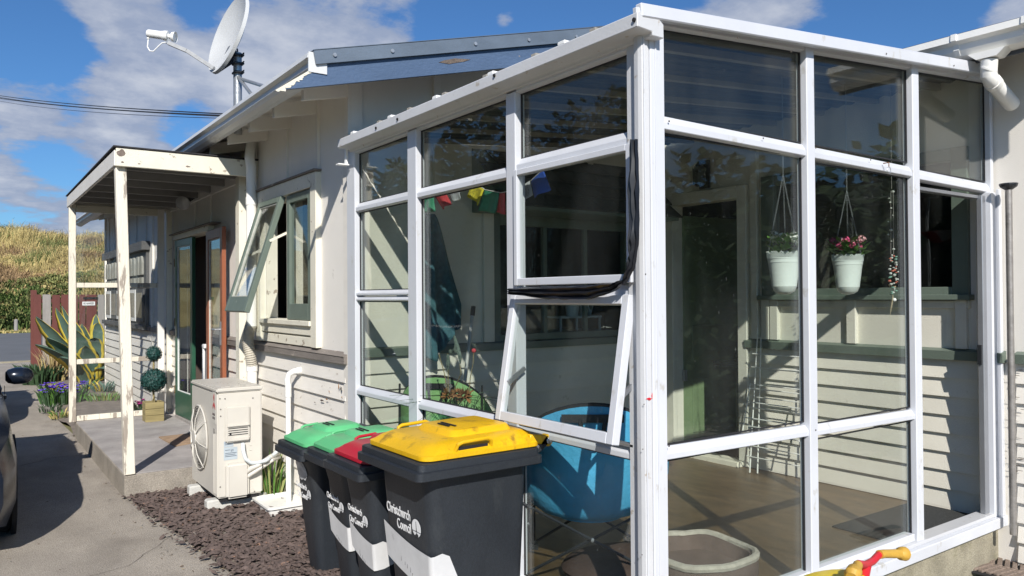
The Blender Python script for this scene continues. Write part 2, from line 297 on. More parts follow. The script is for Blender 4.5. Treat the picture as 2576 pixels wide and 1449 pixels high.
# ================================================================== SETTING
def struct(g, name, mat, **k): return g.make(name, mat, kind='structure', **k)
lawn = M('dry_verge_grass', (.17, .16, .07), .95, .3, .8, .6, 30)
g = G(); g.add([(-600, -600, -.04), (600, -600, -.04), (600, 900, -.04), (-600, 900, -.04)], [(0, 1, 2, 3)]); struct(g, 'ground', lawn, keep=True)
edge = [(8, 1.75), (2.25, 1.75), (1.75, 2.2), (1.52, 3.2), (1.351, 4.84), (1.145, 7.31), (1.13, 10.9), (1.091, 12.4), (1.189, 15.5), (1.40, 19.0), (1.50, 24.6)]
g = G(); P = [(-5.2, 24.6, 0), (-5.2, -9, 0), (8, -9, 0)]+[(a, b, 0) for a, b in edge]
for cy0, cy1 in ((-9, 24.6),):
    g.prism([(a, b, -.03) for a, b, c in P], (0, 0, .03))
struct(g, 'driveway', concrete, keep=True)
g = G(); g.box((-60, 25.0, -.03), (90, 46.5, -.006)); struct(g, 'road', asphalt, keep=True)
g = G(); g.box((-60, 24.7, -.03), (90, 25.0, .03)); struct(g, 'kerb', basem, keep=True)
# bark bed and garden bed
g = G()
bed = [(2.23, 7.24), (1.16, 7.24), (1.365, 4.84), (1.535, 3.2), (1.76, 2.25), (2.23, 2.25)]
g.prism([(a, b, -.02) for a, b in bed], (0, 0, .032)); struct(g, 'bark_bed', soil, keep=True)
g = G()
def bedz(u, v):
    y = 10.9+u*10.9; xl = 1.10+.035*max(0, y-13)+.05*math.sin(y*2.3); x = xl+v*(2.9-xl if y > 16.7 else 2.26-xl)
    return (x, y, .015+.05*math.sin(v*3.14)+.03*noise.noise(Vector((x*3, y*3, 0))))
g.grid(bedz, 60, 8); struct(g, 'garden_bed', soil, keep=True, smooth=True)
# bark chips: nobody could count them
def inbed(x, y): 
    for i in range(len(bed)-3):
        (ax, ay), (bx, by) = bed[i+1], bed[i+2]
        if min(ay, by) <= y <= max(ay, by): return x > ax+(bx-ax)*(y-ay)/(by-ay)-.01*random.random()*3
    return False
g = G(); cnt = 0
while cnt < 8500:
    x, y = random.uniform(1.1, 2.22), random.uniform(3.6, 7.23)
    if not inbed(x+(.12*random.random()**6), y): continue
    cnt += 1; s = random.uniform(.006, .017) if random.random() < .8 else random.uniform(.016, .027); l = random.uniform(1.3, 2.6); a = random.random()*6.28; tl = random.uniform(-.5, .5); z = .012+random.random()*.022
    ca, sa = math.cos(a), math.sin(a); vs = []
    for (p, q, r) in ((-1, -.6, 0), (.2, -1, .1), (1, .1, 0), (.1, .9, -.1), (-.9, .5, .1), (0, 0, .55)):
        p *= s*l*random.uniform(.7, 1.2); q *= s*random.uniform(.7, 1.2); r = r*s*1.1+p*tl
        vs.append((x+p*ca-q*sa, y+p*sa+q*ca, z+r))
    g.add(vs, [(0, 1, 5), (1, 2, 5), (2, 3, 5), (3, 4, 5), (4, 0, 5)])
g.make('bark_chips', barkm, kind='stuff', keep=True, label='dark brown bark chips filling the bed beside the driveway', cat='bark')
# dune hill
def hillh(x, y):
    t = (y-49)/38; 
    if t < 0: return -.04
    h = 2.6*(1-math.exp(-max(0, y-49)/4.2))+4.5*min(1, t)**1.1
    if y > 87: h -= (y-87)*.03
    return h+1.0*noise.noise(Vector((x*.055, y*.08, 3)))*min(1, t*4)+.5*noise.noise(Vector((x*.2, y*.2, 5)))*min(1, t*5)
hillm = M('dune_grass_ground', (.30, .24, .10), .95, .4, .35, .8, 20, dirt=(.09, .11, .04), dirt_amt=.45, dirt_scale=.22, dirt_hard=.15)
g = G(); g.grid(lambda u, v: (-70+u*150, 49+v*75, hillh(-70+u*150, 49+v*75)-.02), 120, 70); struct(g, 'dune_hill', hillm, keep=True, smooth=True)
gstraw = M('straw_marram_grass', (.50, .40, .17), .9, .35, .5); golive = M('olive_marram_grass', (.24, .25, .09), .9, .35, .5); gbrown = M('brown_grass', (.34, .23, .12), .9, .3, .5); gleaf = M('bank_creeper_leaf', (.085, .13, .03), .85, .4, .8)
def blades(name, mats, n, area, hgt, nb, seed, wid, label, cat, picker):
    rr = random.Random(seed); g = G()
    for i in range(n):
        x, y = area(rr); z = hillh(x, y)
        k, sc_h, fl = picker(x, y, rr); g.cur = k; H_ = hgt*sc_h*rr.uniform(.6, 1.3); lean = Vector((rr.uniform(-.3, .5), rr.uniform(-.2, .3), 0))
        for b in range(nb):
            a = rr.random()*6.28; r = rr.random()*H_*.35; bx, by = x+r*math.cos(a), y+r*math.sin(a); h = H_*rr.uniform(.6, 1.1)
            dx, dy = math.cos(a)*fl*h+lean.x*h, math.sin(a)*fl*h+lean.y*h; w_ = wid*rr.uniform(.6, 1.3); pa = rr.random()*3.14; px_, py_ = math.cos(pa)*w_, math.sin(pa)*w_
            vs = [(bx-px_, by-py_, z-.05), (bx+px_, by+py_, z-.05), (bx+dx*.45+px_*.7, by+dy*.45+py_*.7, z+h*.7), (bx+dx*.45-px_*.7, by+dy*.45-py_*.7, z+h*.7), (bx+dx*1.2, by+dy*1.2, z+h*(.98-fl*.35))]
            g.add(vs, [(0, 1, 2, 3), (3, 2, 4)])
    return g.make(name, mats, kind='stuff', keep=True, label=label, cat=cat)
def hp(x, y, rr):
    q = noise.noise(Vector((x*.22, y*.16, 1)))*1.3+rr.uniform(-.2, .2); v = noise.noise(Vector((x*.13, y*.11, 8)))*1.5
    if q > .25: return 3 if rr.random() < .35 else 1, .8+v*.6, .5
    if q < -.30: return 2, .7+v*.6, .6
    return 0, .85+v*.8, .3+.4*rr.random()
def wedge(y0, y1):
    def f(rr):
        y = y0+(y1-y0)*rr.random()**1.4; xc = y*math.tan(R_(-1.5)); return (rr.uniform(xc-3, xc+.17*y+3), y)
    return f
blades('dune_grass', [gstraw, golive, gbrown, gleaf], 4600, wedge(52, 92), 1.25, 17, 3, .022, 'long dry yellow grass covering the dune across the road', 'dune grass', hp)
blades('bank_ground_cover', [gleaf, golive, gstraw], 2600, wedge(49.2, 57), .42, 18, 5, .05, 'low green creeper and grass on the bank at the foot of the dune', 'ground cover', lambda x, y, r: ((0 if y < 55+2*noise.noise(Vector((x*.3, 0, 0))) and r.random() < .75 else 1) if r.random() < .93 else 2, r.uniform(.7, 1.4), .8))
blades('verge_grass', [golive, gstraw], 900, lambda r: (r.uniform(-2, 8), r.uniform(46.6, 49.5)), .16, 10, 9, .03, 'short tufts of grass along the far edge of the road', 'grass', lambda x, y, r: (int(r.random() < .5), 1, .6))

# ================================================================== HOUSE
house = empty('weatherboard_house', (X1, Y2, 0), 'long cream weatherboard house with a blue gable barge and white gutters beside the driveway', 'house')
def hp_(g, n, m_, **k): return g.make(n, m_, house, **k)
# backing walls
for a, b in (((5.12, -.1), (5.80, 3.32)), ((5.80, -.1), (7.02, 1.50)), ((5.80, 2.58), (7.02, 3.32)), ((7.02, -.1), (8.0, 3.32)), ((8.0, -.1), (8.86, 3.32)), ((8.86, -.1), (10.42, .2)), ((8.86, 2.46), (10.42, 3.32)), ((10.42, -.1), (16.66, 3.32))):
    g = G(); g.box((X1+.015, a[0], a[1]), (X1+.11, b[0], b[1])); hp_(g, 'wall_panel', panelp)
slope = .27
def roofz(x): return 3.2+slope*(x-1.8)
g = G(); g.prism([(X1+.11, Y2, -.1), (X3, Y2, -.1), (X3, Y2, 1.33), (3.42, Y2, 1.33), (3.42, Y2, 2.40), (X1+.11, Y2, 2.40)], (0, .1, 0)); hp_(g, 'wall_panel', green_siding)
g = G(); g.prism([(X1+.11, Y2, 2.40), (X3, Y2, 2.40), (X3, Y2, roofz(X3)-.05), (X1+.11, Y2, roofz(X1)-.05)], (0, .1, 0)); hp_(g, 'wall_panel', panelp)
for a, b, c, d in ((1.82, 2.30, -.1, 3.25), (2.30, 3.86, -.1, 1.66), (2.30, 3.86, 2.64, 3.25), (3.86, 4.08, -.1, 3.25), (4.08, 4.80, 2.50, 3.25), (4.08, 4.80, -.1, .28), (4.80, 5.12, -.1, 3.25)):
    g = G(); g.box((X3+.015, a, c), (X3+.11, b, d)); hp_(g, 'wall_panel', green_siding if a > 2.2 else panelp)
g = G(); g.box((X3+.015, 1.72, -.1), (9.5, 1.82, 3.25)); g.box((9.4, 1.82, -.1), (9.5, 16.6, 3.25)); g.box((X1+.11, 16.56, -.1), (9.5, 16.66, 3.25)); hp_(g, 'wall_panel', panelp)
# far end of the house gable
g = G(); g.prism([(X1+.02, 16.6, 3.2), (X1+.02, 16.6, 3.3), (5.6, 16.6, 4.2), (9.4, 16.6, 3.2)], (0, .08, 0)); hp_(g, 'wall_panel', panelp)
# interior rooms (darkness put into wall and floor colours)
def room(x0, x1, y0, y1, z0, z1, mt, nm='interior_wall', skip=''):
    t = .05
    if 'b' not in skip: g = G(); g.box((x0, y1, z0), (x1, y1+t, z1)); hp_(g, nm, mt)
    if 'r' not in skip: g = G(); g.box((x1, y0, z0), (x1+t, y1, z1)); hp_(g, nm, mt)
    if 'f' not in skip: g = G(); g.box((x0, y0-t, z0), (x1, y0, z1)); hp_(g, nm, mt)
    g = G(); g.box((x0, y0, z1), (x1, y1, z1+t)); hp_(g, 'ceiling', mt)
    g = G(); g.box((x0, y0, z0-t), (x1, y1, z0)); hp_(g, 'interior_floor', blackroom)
room(X1+.11, 7.2, Y2+.1, 7.9, .3, 2.78, M('kitchen_shade_brown', (.07, .062, .055), .9, .08), skip='f')  # kitchen walls coloured dark in place of indoor shade
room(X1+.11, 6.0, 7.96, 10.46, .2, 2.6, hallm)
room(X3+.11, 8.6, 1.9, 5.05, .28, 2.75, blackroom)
# weatherboards ----------------------------------------------------
def board(axis, a, b, z0, z1, plane, mt):
    g = G(); t0, t1 = .032, .008
    if axis == 'y': g.prism([(plane, a, z0), (plane-t0, a, z0), (plane-t0+.002, a, z0+.012), (plane-t1, a, z1), (plane, a, z1)], (0, b-a, 0))
    else: g.prism([(a, plane, z0), (a, plane-t0, z0), (a, plane-t0+.002, z0+.012), (a, plane-t1, z1), (a, plane, z1)], (b-a, 0, 0))
    return hp_(g, 'weatherboard', mt)
z = 1.22
rows = []
while z > .02: rows.append((max(z-.13, -.06), z)); z -= .13
for (za, zb) in rows:
    segs = [(5.16, 7.42)]
    if za > .15: segs += [(7.58, 8.80), (10.50, 12.05)]
    elif zb > .2: segs += [(7.58, 12.05)]
    segs += [(12.15, 16.62)]
    for a, b in segs: board('y', a, b, za, zb+.012, X1+.014, siding)
z = 1.268
while z > .30:
    za = max(z-.1205, .295)
    board('y', 2.12, 4.02, za, z+.01, X3+.014, green_siding); board('x', GX+.07, X3, za, z+.01, Y2, green_siding)
    z -= .1205
z = 1.268
while z > .03:
    za = max(z-.1205, .02); board('y', 1.73, 2.04, za, z+.01, X3+.014, siding); z -= .1205
# bands (sill line)
def boxp(n, m_, a, b, parent=None, bevel=0, **k):
    g = G(); g.box(a, b); return g.make(n, m_, parent or house, bevel=bevel, **k)
for a, b in ((5.13, 7.42), (7.58, 8.80), (10.5, 12.05), (12.15, 16.62)):
    g = G(); g.prism([(X1+.014, a, 1.225), (X1-.038, a, 1.225), (X1-.038, a, 1.272), (X1-.044, a, 1.278), (X1+.014, a, 1.305)], (0, b-a, 0)); hp_(g, 'sill_band', brownband)
g = G(); g.prism([(GX+.08, Y2, 1.268), (GX+.08, Y2-.045, 1.268), (GX+.08, Y2-.05, 1.325), (GX+.08, Y2, 1.335)], (X3-GX-.08, 0, 0)); hp_(g, 'sill_band', greenp)
for a, b in ((2.1, 4.02), (1.73, 2.04)):
    g = G(); g.prism([(X3+.014, a, 1.268), (X3-.04, a, 1.268), (X3-.045, a, 1.325), (X3+.014, a, 1.34)], (0, b-a, 0)); hp_(g, 'sill_band', greenp)
# battens on the upper panels
def batten(y, z0=1.305, z1=3.25, w_=.045): boxp('batten', panelp, (X1-.004, y-w_/2, z0), (X1+.02, y+w_/2, z1))
for y, z0 in ((7.27, 1.305), (6.42, 2.68), (5.72, 2.68), (7.70, 2.46), (8.9, 2.5), (9.6, 2.5), (10.9, 1.305), (11.5, 1.305), (12.6, 1.305), (13.4, 2.55), (14.1, 2.55), (14.8, 2.55), (15.5, 2.55), (16.2, 2.55)): batten(y, z0)
boxp('corner_board', siding, (X1-.012, 5.10, -.05), (X1+.02, 5.19, 3.28)); boxp('corner_board', siding, (X1-.012, 5.068, -.05), (X1+.07, 5.10, 2.55))
boxp('corner_board', siding, (X1-.012, 16.58, -.05), (X1+.02, 16.66, 3.25)); boxp('corner_board', siding, (X1-.01, 12.05, -.05), (X1+.02, 12.15, 3.1))
for x in (2.95, 3.75, 4.5): boxp('batten', panelp, (x-.03, Y2-.02, 2.55), (x+.03, Y2+.01, roofz(x)-.06))
boxp('batten', panelp, (X1+.02, Y2-.02, 2.5), (X1+.1, Y2+.01, 3.3))
# eave: rafters, soffit, gutter, roof
for i in range(17):
    y = 5.13+.61*i
    if y > 16.5: break
    g = G(); g.prism([(1.90, y-.022, 3.055), (1.90, y-.022, 3.155), (2.245, y-.022, 3.25), (2.245, y-.022, 3.13)], (0, .045, 0)); hp_(g, 'rafter_tail', panelp)
g = G(); g.prism([(1.84, 4.64, 3.165), (1.84, 4.64, 3.185), (2.36, 4.64, roofz(2.36)-.02), (2.36, 4.64, roofz(2.36)-.045)], (0, 12.2, 0)); hp_(g, 'soffit', panelp)
g = G(); g.prism([(2.36, 4.64, roofz(2.36)-.06), (2.36, 4.64, roofz(2.36)-.02), (5.6, 4.64, roofz(5.6)-.02), (5.6, 4.64, roofz(5.6)-.06)], (0, .50, 0)); hp_(g, 'soffit', panelp)
g = G(); g.prism([(1.74, 4.60, 3.22), (1.735, 4.60, 3.19), (1.765, 4.60, 3.175), (1.765, 4.60, 3.145), (1.785, 4.60, 3.12), (1.82, 4.60, 3.10), (1.86, 4.60, 3.10), (1.86, 4.60, 3.17), (1.85, 4.60, 3.17), (1.85, 4.60, 3.11), (1.80, 4.60, 3.12), (1.775, 4.60, 3.15), (1.775, 4.60, 3.18), (1.75, 4.60, 3.195), (1.75, 4.60, 3.22)], (0, 12.35, 0)); hp_(g, 'gutter', gutterm)
boxp('gutter_end', gutterm, (1.74, 4.592, 3.10), (1.86, 4.602, 3.225))
g = G()
RX = 5.6
g.prism([(1.78, 4.60, 3.215), (1.78, 4.60, 3.235), (RX, 4.60, roofz(RX)+.02), (RX, 4.60, roofz(RX))], (0, 12.3, 0))
g.prism([(RX, 4.60, roofz(RX)), (RX, 4.60, roofz(RX)+.02), (9.8, 4.60, roofz(RX)-1.05), (9.8, 4.60, roofz(RX)-1.07)], (0, 12.3, 0)); hp_(g, 'roof', roofm)
# barge board and flashing on the gable facing the camera
def by(px, py, y=4.60): return hy(px, py, y)
tip = by(692, 227); a1 = by(783, 174); a2 = by(797, 158); b1 = by(1248, 120); b2 = by(1248, 173)
def ext(p, q, x): t = (x-p.x)/(q.x-p.x); return p+(q-p)*t
g = G(); g.prism([tip, ext(tip, b2, RX), ext(a2, b1, RX), a2, a1], (0, .03, 0)); hp_(g, 'barge_board', bluep)
g = G(); rr = random.Random(4); up_ = [tip+(a1-tip)*(i/30) for i in range(31)]; lo_ = [p+Vector((.006+.028*rr.random()*(1.5-i/30), 0, -.006-.010*rr.random())) for i, p in enumerate(up_)]
for i in range(30): g.prism([up_[i]-Vector((0, .003, 0)), up_[i+1]-Vector((0, .003, 0)), lo_[i+1]-Vector((0, .003, 0)), lo_[i]-Vector((0, .003, 0))], (0, .002, 0))
hp_(g, 'peeling_paint', trimc)
s1 = by(790, 127, 4.575); s2 = by(1248, 90, 4.575); s3 = by(796, 161, 4.575); s4 = by(1248, 122, 4.575)
g = G(); g.prism([s1, ext(s1, s2, RX), ext(s3, s4, RX), s3], (0, .02, 0)); g.prism([s1+Vector((0, 0, .004)), ext(s1, s2, RX)+Vector((0, 0, .004)), ext(s1, s2, RX)+Vector((0, .2, .01)), s1+Vector((0, .2, .01))], (0, 0, .004)); hp_(g, 'roof_flashing', bluemetal)
for px, py in ((842, 138), (987, 128), (1196, 110), (1330, 100), (1450, 92)):
    p = hy(px, py, 4.572); g = G(); g.lathe([(.013, -.006), (.011, 0), (.004, .003)], p, 10, 'y'); hp_(g, 'roofing_screw', galv)
p = by(1135, 152, 4.597); g = G(); g.prism([p+Vector((-.10, 0, -.03)), p+Vector((-.02, 0, -.028)), p+Vector((.11, 0, .012)), p+Vector((.16, 0, .035)), p+Vector((.03, 0, .02)), p+Vector((-.06, 0, -.01))], (0, .002, 0)); hp_(g, 'rotten_split', M('bare_split_wood', (.14, .11, .09), .9, .4, 40, .8, 80))
# wing gutter, fascia, soffit
g = G(); x0 = 4.74
prof = [(x0, 3.215), (x0-.005, 3.175), (x0+.03, 3.16), (x0+.03, 3.125), (x0+.05, 3.095), (x0+.09, 3.08), (x0+.13, 3.08), (x0+.13, 3.2)]
g.prism([(a, 1.42, b) for a, b in prof], (0, 3.08, 0)); hp_(g, 'gutter', pvc)
for y in (1.78, 2.14):
    g = G(); g.prism([(a-.006, y, b+.004) for a, b in prof], (0, .03 if y > 2 else .02, 0)); hp_(g, 'gutter_joint', pvc)
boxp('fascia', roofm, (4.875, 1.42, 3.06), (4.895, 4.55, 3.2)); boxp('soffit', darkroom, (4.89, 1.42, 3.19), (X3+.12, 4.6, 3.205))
g = G(); g.prism([(4.78, 1.40, 3.21), (4.78, 1.40, 3.23), (7.3, 1.40, 3.80), (9.8, 1.40, 3.22), (9.8, 1.40, 3.20), (7.3, 1.40, 3.78)], (0, 3.2, 0)); g.prism([(5.24, 1.74, 3.2), (7.3, 1.74, 3.76), (9.4, 1.74, 3.2)], (0, .05, 0)); hp_(g, 'roof', roofm)
# wing downpipe at the right
q = [hx(2488, 120, 4.80), hx(2487, 150, 4.80), hx(2487, 186, 4.80)]
g = G(); g.prism([(4.76, q[0].y-.10, 3.085), (4.76, q[0].y+.10, 3.085), (4.76, q[0].y+.055, 3.045), (4.76, q[0].y-.055, 3.045)], (.10, 0, 0)); hp_(g, 'gutter_outlet', pvc)
c = Vector((4.81, q[1].y, 3.04)); e1 = hx(2487, 190, 4.81); e2 = hx(2496, 205, 4.84); e3 = hx(2545, 262, 5.14)
g = G(); g.tube([c, e1, e2, e3], .044, 16); hp_(g, 'downpipe', pvc, smooth=True)
g = G(); g.tube([c+Vector((0, 0, -.05)), e1+Vector((0, 0, .03))], .049, 16); g.tube([e2, e2+(e3-e2)*.12], .048, 16); hp_(g, 'pipe_collar', pvc, smooth=True)
# first downpipe with ribbed flexible length
yd = hx(632, 500, 2.15).y
g = G(); g.tube([(2.19, yd+.12, 3.16), (2.16, yd+.06, 3.06), (2.14, yd+.01, 2.98), (2.15, yd, 2.90), (2.15, yd, 1.44)], .045, 14); hp_(g, 'downpipe', pvc, smooth=True)
g = G(); pts = []; rs = []
for i in range(73):
    t = i/72; pts.append((2.15-.03*math.sin(t*3.14), yd+.03*math.sin(t*6.28), 1.46-t*.38)); rs.append(.045+(.006 if i % 3 else -.004))
g.tube(pts, rs, 14); hp_(g, 'flexible_pipe', M('ribbed_grey_hose', (.52, .48, .40), .6, .1))
g = G(); g.tube([(2.15, yd, 1.08), (2.15, yd, .02)], .046, 14); g.tube([(2.15, yd, 1.085), (2.15, yd, 1.03)], .052, 14); hp_(g, 'downpipe', pvc, smooth=True)
g = G(); g.tube([(2.15, yd, 2.62), (2.15, yd, 2.55)], .05, 14); hp_(g, 'pipe_collar', pvc, smooth=True)

# ---- side window (one sash pushed open)
wn = empty('window', (X1, 6.42, 1.5)); adopt(wn, house)
def wp(n, m_, a, b, par=wn, bevel=.003): g = G(); g.box(a, b); return g.make(n, m_, par, bevel=bevel)
wp('architrave', trimc, (X1-.03, 5.675, 1.31), (X1+.02, 5.79, 2.67)); wp('architrave', trimc, (X1-.03, 7.03, 1.31), (X1+.02, 7.15, 2.67)); wp('architrave', trimc, (X1-.032, 5.79, 2.56), (X1+.02, 7.03, 2.672))
wp('head_flashing', brownband, (X1-.05, 5.66, 2.675), (X1+.02, 7.17, 2.69))
wp('window_sill', trimc, (X1-.045, 5.79, 1.475), (X1+.12, 7.03, 1.515)); wp('apron_board', trimc, (X1-.02, 5.79, 1.40), (X1+.02, 7.03, 1.475)); wp('apron_board', trimc, (X1-.012, 5.79, 1.31), (X1+.02, 7.03, 1.385))
wp('jamb', trimc, (X1-.01, 6.345, 1.515), (X1+.12, 6.385, 2.56)); wp('jamb', trimc, (X1+.02, 6.995, 1.515), (X1+.12, 7.03, 2.56)); wp('jamb', trimc, (X1+.02, 5.79, 1.515), (X1+.12, 5.80, 2.56)); wp('head_jamb', trimc, (X1+.02, 5.8, 2.545), (X1+.12, 7.03, 2.56))
def sash(par, name, org, U, V, w_, h_, st, bot, thick, fm, gm, bead=None):
    """rectangular sash: org lower corner, U across, V up"""
    U = Vector(U).normalized(); V = Vector(V).normalized(); Nn = U.cross(V).normalized()*(thick/2); org = Vector(org)
    root = empty(name, org); adopt(root, par) if par else None
    def piece(nm, a, b, mt, nn=Nn):
        g = G(); p = [org+U*a[0]+V*a[1], org+U*b[0]+V*a[1], org+U*b[0]+V*b[1], org+U*a[0]+V*b[1]]; g.prism([x-nn for x in p], nn*2); return g.make(nm, mt, root, bevel=min(.003, st*.1))
    piece('stile', (0, 0), (st, h_), fm); piece('stile', (w_-st, 0), (w_, h_), fm); piece('rail', (st, h_-st), (w_-st, h_), fm); piece('rail', (st, 0), (w_-st, bot), fm)
    piece('pane', (st-.004, bot-.004), (w_-st+.004, h_-st+.004), gm, Nn*.12)
    if bead:
        for a, b in (((st, bot), (st+.012, h_-st)), ((w_-st-.012, bot), (w_-st, h_-st)), ((st+.012, bot), (w_-st-.012, bot+.012)), ((st+.012, h_-st-.012), (w_-st-.012, h_-st))): piece('glazing_bead', a, b, bead, Nn*.55)
    return root
# fixed sash nearer the camera
sash(house, 'window_sash', (X1+.0, 5.80, 1.52), (0, 1, 0), (0, 0, 1), .545, 1.03, .065, .13, .045, greenp, G2)
# open awning sash, hinged at its head
ang = R_(17.5); V = Vector((math.sin(ang), 0, math.cos(ang))); L_ = 1.02
o_ = Vector((X1-.03, 6.40, 2.555))-V*L_
sash(house, 'awning_sash', o_, (0, 1, 0), V, .59, L_, .055, .13, .045, greenp, G2, M('bare_putty', (.45, .45, .40), .8, .2, 20))
g = G(); g.bar((X1, 6.395, 2.25), o_+V*.62+Vector((0, -.005, 0)), .012, .02); g.bar((X1, 6.985, 2.15), o_+V*.5+Vector((0, .59, 0)), .012, .02); hp_(g, 'window_stay', trimc)
boxp('curtain', M('white_curtain', (.55, .55, .52), .9, .1), (X1+.25, 6.86, 1.5), (X1+.27, 7.0, 2.5)); boxp('inner_shelf', white, (X1+.12, 5.8, 1.49), (X1+.35, 7.0, 1.51))
g = G(); g.sph((X1+.3, 6.0, 1.66), .07, 8, 6); g.sph((X1+.26, 5.93, 1.72), .05, 8, 6); hp_(g, 'window_plant', leafm)

# ---- french doors under the porch
fd = empty('french_door', (X1, 9.2, .2)); adopt(fd, house)
wp('head', trimc, (X1-.05, 8.78, 2.44), (X1+.1, 10.5, 2.50), fd); wp('head_flashing', brownband, (X1-.09, 8.5, 2.50), (X1+.02, 10.56, 2.515), fd)
wp('jamb', trimc, (X1-.02, 10.42, .2), (X1+.1, 10.50, 2.44), fd); wp('jamb', trimc, (X1-.02, 8.80, .2), (X1+.1, 8.87, 2.44), fd); wp('threshold', greywood, (X1-.05, 8.87, .19), (X1+.1, 10.42, .235), fd)
sash(house, 'green_door_leaf', (X1-.03, 10.41, .24), (0.04, -1, 0), (0, 0, 1), .77, 2.19, .085, .30, .04, dkgreen, G2, white)
g = G()
for zz in (.5, 1.35, 2.1): g.tube([(X1-.045, 10.42, zz), (X1-.045, 10.42, zz+.1)], .012, 8)
g.make('hinge', M('brass_hinge', (.2, .13, .05), .5, .1, metal=.5), fd)
lf = sash(house, 'brown_door_leaf', Vector((X1-.04, 8.83, .24)), (-.045, -1, 0), (0, 0, 1), .78, 2.19, .10, .26, .04, wood, G2, M('chipped_bead', (.50, .47, .42), .7, .2, 20))
lf['label'] = 'reddish brown door leaf standing open'
e_ = Vector((X1-.03, 8.86, .24))+Vector((-.045, -1, 0)).normalized()*.74
g = G(); g.box(e_+Vector((-.035, -.02, .98)), e_+Vector((-.022, .025, 1.22))); g.tube([e_+Vector((-.03, 0, 1.14)), e_+Vector((-.085, 0, 1.14)), e_+Vector((-.085, .12, 1.14))], .009, 8); g.make('handle', galv, fd)
# far window with arched leadlights and hood
fw = empty('leadlight_window', (X1, 14.6, 1.3)); adopt(fw, house)
fg = M('charcoal_window_paint', (.10, .10, .10), .6, .1, 8, .2)
wp('window_head', fg, (X1-.10, 12.35, 2.42), (X1+.02, 16.3, 2.55), fw); wp('window_sill', fg, (X1-.10, 12.3, 1.24), (X1+.02, 16.35, 1.31), fw)
wp('window_board', fg, (X1-.03, 12.4, 1.31), (X1+.02, 16.25, 2.42), fw)
n_ = 6; wv = 3.7/n_
for i in range(n_):
    ya = 12.5+i*wv
    g = G(); gx = X1-.062
    for (u0, u1) in ((.06, .28), (.33, .55)):
        a, b = ya+u0*wv/.6, ya+u1*wv/.6; mid = (a+b)/2
        g.prism([(gx, a, 2.06), (gx, b, 2.06), (gx, b, 2.24), (gx, mid+.06, 2.34), (gx, mid-.06, 2.34), (gx, a, 2.24)], (.03, 0, 0)); g.prism([(gx, a, 1.90), (gx, b, 1.90), (gx, b, 2.02), (gx, a, 2.02)], (.03, 0, 0))
    g.make('leadlight_pane', M('frosted_pane', (.32, .32, .29), .3, .15, 10), fw)
    g = G(); g.box((X1-.055, ya+.03, 1.35), (X1-.03, ya+wv-.03, 1.84)); g.make('casement_frame', white if i % 2 else fg, fw); g = G(); g.box((X1-.06, ya+.08, 1.41), (X1-.05, ya+wv-.08, 1.79)); g.make('pane', M('curtained_pane', (.26, .255, .24), .25, .35, 3, stretch=(1, 9, .5)), fw)

# ---- window in the gable wall under its shingled hood
gw = empty('kitchen_window', (4.2, Y2, 1.34)); adopt(gw, house)
wp('architrave', green_siding, (3.36, Y2-.03, 1.335), (3.46, Y2+.01, 2.36), gw); wp('stile', greenp, (3.46, Y2-.015, 1.335), (3.53, Y2+.05, 2.36), gw); wp('head', greenp, (3.53, Y2-.015, 2.28), (4.98, Y2+.05, 2.36), gw); wp('stile', greenp, (4.91, Y2-.015, 1.335), (4.98, Y2+.05, 2.28), gw); wp('rail', greenp, (3.53, Y2-.014, 1.335), (4.91, Y2+.05, 1.39), gw)
for x in (4.0, 4.45): wp('glazing_bar', greenp, (x-.02, Y2, 1.39), (x+.02, Y2+.04, 2.28), gw)
wp('pane', G2, (3.53, Y2+.02, 1.39), (4.91, Y2+.026, 2.28), gw, 0)
wp('wall_panel', green_siding, (5.0, Y2, 1.335), (X3, Y2+.1, 2.4), house)
hd = empty('window_hood', (4.1, Y2, 2.38)); adopt(hd, house)
shm = M('charcoal_shingle', (.055, .055, .05), .85, .2, 8, .5, 60)
xa, xb = 3.27, 5.18
g = G(); g.prism([(xa, Y2, 2.36), (xa, Y2-.42, 2.36), (xa, Y2-.42, 2.385), (xa, Y2, 2.87)], (xb-xa, 0, 0)); g.make('hood_frame', greenp, hd)
for r_ in range(4):
    t0, t1 = r_/4, (r_+1)/4; nn = Vector((0, -.66, .57)).normalized()
    for c_ in range(8):
        xs0 = xa+(c_+(.5 if r_ % 2 else 0))*(xb-xa)/8; xs1 = min(xb, xs0+(xb-xa)/8-.006)
        if xs0 >= xb-.03: continue
        p0 = Vector((0, Y2-.42+.42*t0, 2.385+.485*t0)); p1 = Vector((0, Y2-.42+.42*t1, 2.385+.485*t1)); sk = .05
        g = G(); g.prism([Vector((xs0+sk, p0.y, p0.z))+nn*.014, Vector((xs1+sk, p0.y, p0.z))+nn*.014, Vector((xs1, p1.y, p1.z))+nn*.004, Vector((xs0, p1.y, p1.z))+nn*.004], -nn*.012*(1)); g.make('shingle', shm, hd)

